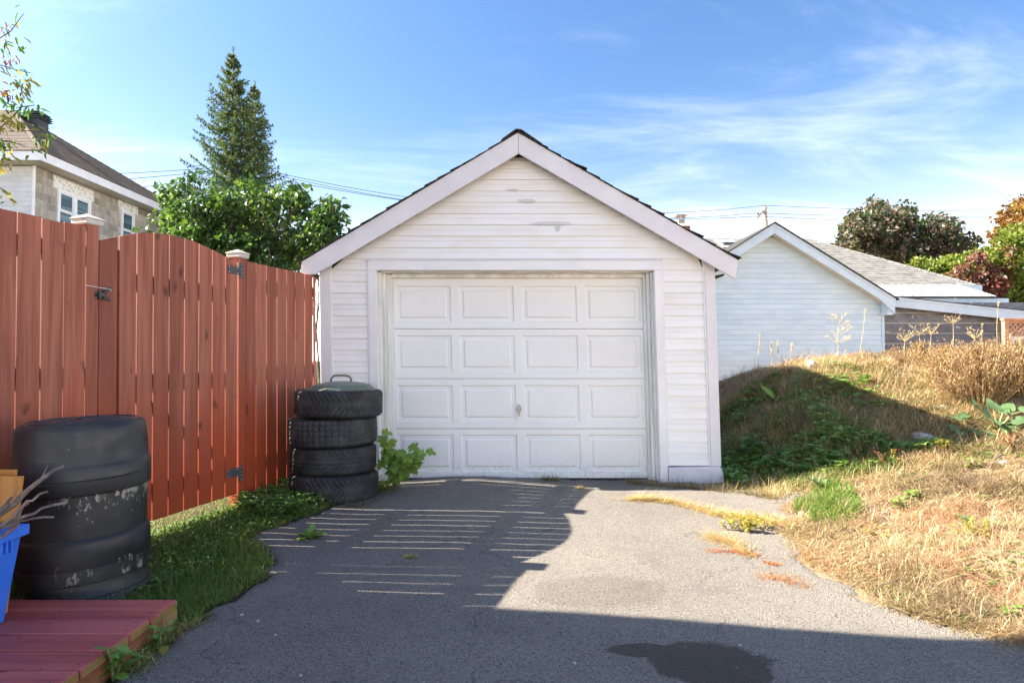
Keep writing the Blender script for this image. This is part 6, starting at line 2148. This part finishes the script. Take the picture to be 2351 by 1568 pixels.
for k, (x, y, r, sq, lab) in enumerate(((2117, 1010, .105, (1.3, .7, .5), 'long whitish block at the tip of the garage shadow'), (2258, 918, .075, (.9, .8, 1.1), 'pale stone in the foot of the dry bush, right one'), (2208, 893, .06, (.9, .8, 1.2), 'pale stone half hidden in the dry bush, left one'), (2162, 940, .055, (1.2, .8, .6), 'white stone left of the burdock leaves'),
                                        (1842, 1182, .03, (1.3, .8, .8), 'small white stone at the asphalt end of the green grass'), (2145, 1222, .038, (1.2, .8, .6), 'white stone in dry grass left of the grey rosette'), (2305, 1068, .05, (1.2, .8, .6), 'white stone at the end of the pale twig'), (1863, 843, .075, (1.2, .8, .9), 'brownish stone on top of the mound'), (2000, 1018, .045, (1.2, .9, .6), 'grey stone in the shade above the orange weed'), (1986, 838, .05, (1.1, .9, .7), 'pale pinkish stone near the mound top, right of the brownish stone'))):
    stone(lab, gpos(x, y), r, sq, seed=k)
tp_ = [gpos(2272, 1082) + Vector((0, 0, .02)), gpos(2285, 1068) + Vector((0, 0, .05)), gpos(2300, 1063) + Vector((0, 0, .07)), gpos(2312, 1060) + Vector((0, 0, .05))]
tag(mk('twig', MB().tube(tp_, [.007, .008, .006, .004], 6), M['bark'], None, loc=tp_[0]), 'pale crooked twig lying in dry grass by a white stone', 'twig')
tp_ = [gpos(2010, 1358) + Vector((0, 0, .02)), gpos(2040, 1350) + Vector((0, 0, .025)), gpos(2075, 1338) + Vector((0, 0, .03))]
tag(mk('twig', MB().tube(tp_, [.006, .005, .003], 6), M['bark'], None, loc=tp_[0]), 'dark straight twig at the edge of asphalt and dry grass', 'twig')

# chips of debris on the asphalt
pb = MB()
for (x, y) in ((366, 1470), (420, 1467), (592, 1434), (554, 1419), (633, 1466), (1320, 1532), (690, 1560), (796, 1160), (1850, 1190), (1700, 1490), (1915, 1420)):
    p = gpos(x, y); r_ = rnd.uniform(.005, .010)
    pb.lathe([(.0005, -.002), (r_, .0), (r_ * .8, .006), (.0005, .008)], 6, (p.x, p.y, p.z + .015))
for _ in range(420):
    x = rnd.uniform(-1.4, 2.0); y = rnd.uniform(1.7, 5.6); r_ = rnd.uniform(.0015, .0045)
    if not inpoly(np.array([x]), np.array([y]), DRIVE)[0]: continue
    pb.lathe([(.0003, -.001), (r_, .0), (r_ * .8, r_ * .7), (.0003, r_)], 5, (x, y, h1(x, y) + .014))
pbo = mk('gravel', pb, M['stone'], None, kind='stuff')
pbo['label'] = 'loose stone chips on the asphalt'

# ------------------------------------------------------------------ grass
def scatter(n, x0, x1, y0, y1, keep, power=1.6):
    """more points near the camera, where they show larger"""
    x = rng.uniform(x0, x1, n * 3)
    u = rng.random(n * 3)
    y = (y0 ** (1 - power) + u * (y1 ** (1 - power) - y0 ** (1 - power))) ** (1 / (1 - power))
    k = keep(x, y)
    x, y = x[k][:n], y[k][:n]
    return x, y


def fence_side(x, y):
    """distance from the fence plane, positive on the driveway side"""
    return (x - FE.x) * FN.x + (y - FE.y) * FN.y


def outdeck(x, y):
    return ~((x < -1.45) & (y < yed[0] + .01))


def incomp(x, y):
    return (x - CP.x) ** 2 + (y - CP.y) ** 2 < .285 ** 2


def intyre(x, y):
    return (x - tx(770)) ** 2 + (y - TY) ** 2 < .33 ** 2


def grass(name, x, y, Lr, wr, cols, e=(.7, 1.4), bend=(.3, 1.0), mat='grass', tip=None, az=None, zoff=.0):
    n = len(x)
    P = np.stack([x, y, hgt(x, y) + zoff], 1)
    L = rng.uniform(*Lr, n) * rng.uniform(.7, 1.15, n)
    A = rng.uniform(0, 2 * np.pi, n) if az is None else az
    e1 = rng.uniform(*e, n); e2 = e1 - rng.uniform(*bend, n)
    w_ = rng.uniform(*wr, n)
    cols = np.array(cols)
    patch = vnoise(x, y, 2.3, 17)
    ci = np.clip(patch * len(cols) + rng.normal(size=n) * .9, 0, len(cols) - 1).astype(int)
    C = cols[ci] * rng.uniform(.7, 1.3, n)[:, None]
    V, q_, tr_, C = blades(P, L, A, e1, e2, w_, C, None if tip is None else C * np.array(tip))
    return npmesh(name, V, q_, tr_, M[mat], C, None, 'stuff')


GRN = [(.21, .32, .075), (.16, .27, .06), (.26, .36, .08), (.34, .38, .11), (.20, .33, .07)]
# left verge
k = lambda x, y: (~in_drive(x - .02, y, .16)) & (fence_side(x, y) > .0) & outdeck(x, y) & ~incomp(x, y) & ~intyre(x, y) & (x < -.98) & (y < 5.62)
x, y = scatter(46000, -3.6, -.95, 2.2, 5.65, k, 1.3)
dens = vnoise(x, y, 4, 19)
kk = (dens > .22)
grass('grass', x[kk], y[kk], (.025, .065), (.003, .0055), GRN, (.4, 1.4))
x, y = scatter(9000, -3.9, -1.6, 2.2, 5.9, lambda x, y: (fence_side(x, y) < .02) & (fence_side(x, y) > -1.0), 1.2)
grass('grass', x, y, (.015, .03), (.003, .006), GRN)
x, y = scatter(2600, -3.0, -1.0, 2.3, 5.6, k, 1.2)
grass('grass', x, y, (.09, .19), (.003, .005), [(.10, .17, .035), (.14, .19, .05), (.22, .20, .08)], (.8, 1.45), (.2, .9))
x, y = scatter(5200, -2.6, -1.0, 2.3, 5.6, lambda x, y: k(x, y) & in_drive(x + .12, y, .16), 1.2)
grass('dead_grass', x, y, (.05, .14), (.002, .004), [(.40, .29, .13), (.30, .20, .09), (.20, .20, .06)], (.05, .6), (0, .4), 'straw')

# clover by the tyres and along the verge
def clover(name, x, y, H, L, cols):
    n = len(x)
    P = []; D = []; N = []; C = []
    z = hgt(x, y)
    hh = rng.uniform(.3, 1, n) * H
    for j in range(3):
        a = rng.uniform(0, 2 * np.pi, n) if j == 0 else a + 2.09
        P.append(np.stack([x, y, z + hh], 1)); D.append(np.stack([np.cos(a), np.sin(a), rng.uniform(-.1, .4, n)], 1))
        N.append(np.stack([rng.normal(size=n) * .45, rng.normal(size=n) * .45, np.ones(n)], 1))
    P = np.concatenate(P); D = np.concatenate(D); N = np.concatenate(N)
    c = np.array(cols)[rng.integers(0, len(cols), n)] * rng.uniform(.75, 1.25, n)[:, None]
    C = np.tile(c, (3, 1))
    LL_ = np.tile(rng.uniform(.6, 1.2, n) * L, 3)
    V, q_, C = leaves_np(P, D, N, LL_, LL_ * .85, C, .15)
    npmesh(name, V, q_, None, M['foliage'], C, None, 'stuff')


CLV = [(.16, .29, .07), (.13, .24, .06), (.20, .32, .085)]
kc = lambda x, y: k(x, y) & (vnoise(x, y, 2.2, 23) > .46)
x, y = scatter(5200, -2.6, -1.0, 2.5, 5.6, kc, 1.2)
clover('clover', x, y, .05, .017, CLV)
kt = lambda x, y: (np.hypot(x - tx(745), y - 4.95) < .62) & ~intyre(x, y) & (~in_drive(x + .02, y)) & (fence_side(x, y) > .02)
x, y = scatter(1900, -2.2, -1.0, 4.2, 5.6, kt, 1.1)
clover('clover', x, y, .12, .026, CLV)

# dry grass of the mound
def md(x, y): return (~in_drive(x + .07, y, .16)) & (x > 1.72) & ((x > 2.02) | (y < 5.5)) & (np.abs(x / np.maximum(y, .1)) < 1.05)


STR = [(.46, .34, .21), (.57, .45, .30), (.39, .26, .15), (.42, .23, .135), (.54, .42, .27), (.33, .27, .13), (.20, .135, .085), (.27, .19, .12)]
x, y = scatter(200000, 1.75, 9.0, 2.0, 8.9, md, 1.35)
keep_ = rng.random(len(x)) < np.clip((vnoise(x, y, 2.6, 25) * .6 + vnoise(x, y, 7, 26) * .6 - .22) * 2.2, .06, 1)
x, y = x[keep_], y[keep_]
grass('dry_grass', x, y, (.05, .15), (.0024, .0048), STR, (-.05, .65), (.05, .7), 'straw', zoff=.012)
x, y = scatter(5500, 1.75, 8.5, 2.0, 8.6, lambda x, y: md(x, y) & (vnoise(x, y, 1.7, 29) > .5), 1.6)
grass('dry_grass', x, y, (.10, .26), (.0018, .0035), STR, (.1, 1.2), (.3, 1.1), 'straw')
x, y = scatter(5200, 1.8, 8.5, 2.0, 8.6, lambda x, y: md(x, y) & (vnoise(x, y, 1.5, 44) * .7 + vnoise(x, y, 6, 45) * .5 > .72), 1.5)
clover('ground_weeds', x, y, .035, .022, [(.15, .22, .05), (.20, .24, .06), (.12, .19, .05), (.26, .22, .07), (.30, .14, .07)])
# ragged stems along the crest and down the slope
x, y = scatter(3400, 2.3, 8.5, 6.2, 8.6, lambda x, y: md(x, y) & (rng.random(x.shape) < sst(.35, .7, vnoise(x, y, 2.2, 51))), 1.1)
grass('dry_grass', x, y, (.10, .32), (.002, .004), STR, (.6, 1.45), (.0, 1.0), 'straw')
# tufts of it standing in clumps
cx_, cy_ = scatter(420, 1.9, 8.0, 2.1, 8.6, md, 1.3)
X = np.repeat(cx_, 36) + rng.normal(size=len(cx_) * 36) * .022; Y_ = np.repeat(cy_, 36) + rng.normal(size=len(cx_) * 36) * .022
grass('dry_grass', X, Y_, (.06, .20), (.0018, .0036), STR, (.25, 1.4), (.1, 1.2), 'straw', zoff=.005)
# green mixed through it
x, y = scatter(12000, 1.75, 8.5, 2.0, 8.6, lambda x, y: md(x, y) & (vnoise(x, y, 1.6, 33) * .7 + vnoise(x, y, 5, 34) * .4 > .60), 1.6)
grass('grass', x, y, (.05, .13), (.003, .005), [(.13, .17, .04), (.17, .17, .05), (.09, .14, .03)])
# the lush green tongue at the end of the asphalt
def tongue(x, y): return ((((x - 2.36) - .25 * (y - 4.8)) / .30) ** 2 + ((y - 4.80) / .60) ** 2 < rng.uniform(.6, 1.15, x.shape) ** 2) & ~in_drive(x - .02, y, .12)


x, y = scatter(11000, 1.9, 3.0, 4.1, 5.5, tongue, 1.2)
grass('grass', x, y, (.05, .12), (.003, .0055), [(.15, .25, .045), (.19, .29, .05), (.12, .21, .04)])
# shaded grass at the foot of the garage wall
def soft(x, y, sc, sd_, lo, hi): return rng.random(x.shape) < sst(lo, hi, .65 * vnoise(x, y, sc, sd_) + .35 * vnoise(x, y, sc * 3.1, sd_ + 1))


foot = lambda x, y: 1 - sst(.0, .9, (y - 5.75) + .35 * (x - 2.2))
x, y = scatter(15000, 1.98, 3.3, 5.15, 7.0, lambda x, y: (~in_drive(x, y - .03, .1)) & (rng.random(x.shape) < foot(x, y) + .10) & soft(x, y, 2.5, 35, .15, .6), 1.1)
grass('grass', x, y, (.05, .15), (.003, .006), [(.10, .20, .045), (.13, .24, .05), (.15, .23, .06)])
x, y = scatter(2300, 1.98, 3.9, 5.3, 7.4, lambda x, y: soft(x, y, 2.1, 36, .30, .75) & (rng.random(x.shape) < 1.15 - .45 * (x - 2)), 1.1)
clover('ground_cover', x, y, .09, .058, [(.16, .31, .08), (.13, .25, .07), (.20, .33, .095), (.24, .34, .10)])
x, y = scatter(2500, 1.98, 4.6, 5.0, 7.6, lambda x, y: soft(x, y, 2.7, 46, .30, .8), 1.1)
clover('ground_cover', x, y, .05, .025, [(.13, .22, .06), (.17, .24, .075), (.20, .22, .08)])
# thatch on the shaded slope
x, y = scatter(26000, 2.1, 4.4, 5.0, 7.8, lambda x, y: soft(x, y, 1.9, 38, .1, .5), 1.1)
grass('dry_grass', x, y, (.08, .2), (.0025, .0045), [(.42, .31, .18), (.28, .27, .11), (.52, .39, .23), (.60, .47, .30)], (-.05, 1.1), (0, .7), 'straw', zoff=.015)

# tufts along the crack in the driveway
def tuft_line(name, pts, n, Lr, cols, wid, e=(.1, .9), mat='straw', azb=None):
    X = []; Yv = []; A = []
    pts = [gpos(*p) for p in pts]
    for i in range(n):
        j = rnd.randrange(len(pts) - 1); f_ = rnd.random()
        p = pts[j].lerp(pts[j + 1], f_)
        X.append(p.x + rnd.gauss(0, wid)); Yv.append(p.y + rnd.gauss(0, wid * .8))
        A.append(rnd.uniform(0, 6.28) if azb is None or rnd.random() < .35 else azb + rnd.gauss(0, .8))
    return grass(name, np.array(X), np.array(Yv), Lr, (.002, .004), cols, e, (.05, .6), mat, az=np.array(A), zoff=.012)


tuft_line('dead_grass', [(1440, 1152), (1500, 1150), (1580, 1168), (1650, 1188), (1700, 1195), (1790, 1208)], 1900, (.06, .17), [(.50, .38, .18), (.44, .28, .11), (.36, .30, .09)], .035, (.05, .7), azb=-.25)
tuft_line('dead_grass', [(1770, 1200), (1850, 1225), (1930, 1250)], 1500, (.07, .2), [(.52, .40, .2), (.46, .31, .14)], .07, (.0, .4), azb=-.2)
tuft_line('dead_grass', [(1640, 1238), (1680, 1252), (1735, 1285)], 420, (.08, .20), [(.50, .38, .18), (.44, .28, .11)], .025, (.05, .6), azb=2.6)
tuft_line('orange_ground_weed', [(1625, 1270), (1690, 1272), (1730, 1280)], 500, (.015, .04), [(.42, .17, .07), (.36, .13, .055)], .03, (.1, 1.0))
tuft_line('orange_ground_weed', [(1760, 1330), (1800, 1332), (1840, 1352)], 750, (.015, .045), [(.40, .19, .09), (.40, .25, .13), (.34, .15, .07)], .05, (.0, .7))
tuft_line('orange_ground_weed', [(1762, 1298), (1780, 1302)], 160, (.02, .04), [(.42, .17, .07)], .015, (.1, 1.0))
tuft_line('orange_ground_weed', [(1880, 1275), (1950, 1300), (2020, 1325), (2080, 1320)], 3000, (.015, .05), [(.42, .20, .10), (.44, .27, .13), (.36, .17, .08)], .10, (.1, 1.0))
tuft_line('dead_grass', [(1245, 1106), (1285, 1108)], 260, (.03, .10), [(.12, .15, .04), (.30, .24, .09)], .015, (.3, 1.3))
tuft_line('dead_grass', [(1320, 1122), (1350, 1128)], 120, (.02, .06), [(.40, .32, .10)], .015, (.2, 1.0))
tuft_line('dead_grass', [(1440, 1112), (1520, 1120), (1600, 1125), (1700, 1135), (1790, 1150)], 900, (.05, .17), [(.30, .22, .10), (.16, .16, .05), (.36, .22, .10)], .025, (.2, 1.2))
tuft_line('dead_grass', [(930, 1285), (960, 1283)], 130, (.02, .07), [(.40, .34, .10)], .012, (.05, .6))
tuft_line('weed_sprigs', [(790, 1168), (830, 1165), (870, 1140), (905, 1122)], 700, (.015, .045), [(.10, .18, .045), (.16, .20, .05), (.20, .10, .05)], .05, (.2, 1.2), 'grass')
tuft_line('dead_grass', [(300, 1555), (345, 1510), (400, 1460), (470, 1432)], 500, (.03, .09), [(.34, .28, .10), (.14, .2, .05), (.40, .30, .13)], .025, (.05, 1.0))
tuft_line('dead_grass', [(1800, 1205), (1832, 1245), (1870, 1292), (2000, 1342), (2100, 1392), (2200, 1435), (2345, 1490)], 2600, (.04, .12), [(.50, .40, .24), (.42, .28, .15), (.34, .27, .12), (.24, .16, .09)], .055, (.0, .6))
tuft_line('dead_grass', [(2010, 1345), (2060, 1350), (2100, 1372)], 260, (.03, .08), [(.42, .26, .13), (.30, .20, .11)], .05, (.0, .6))
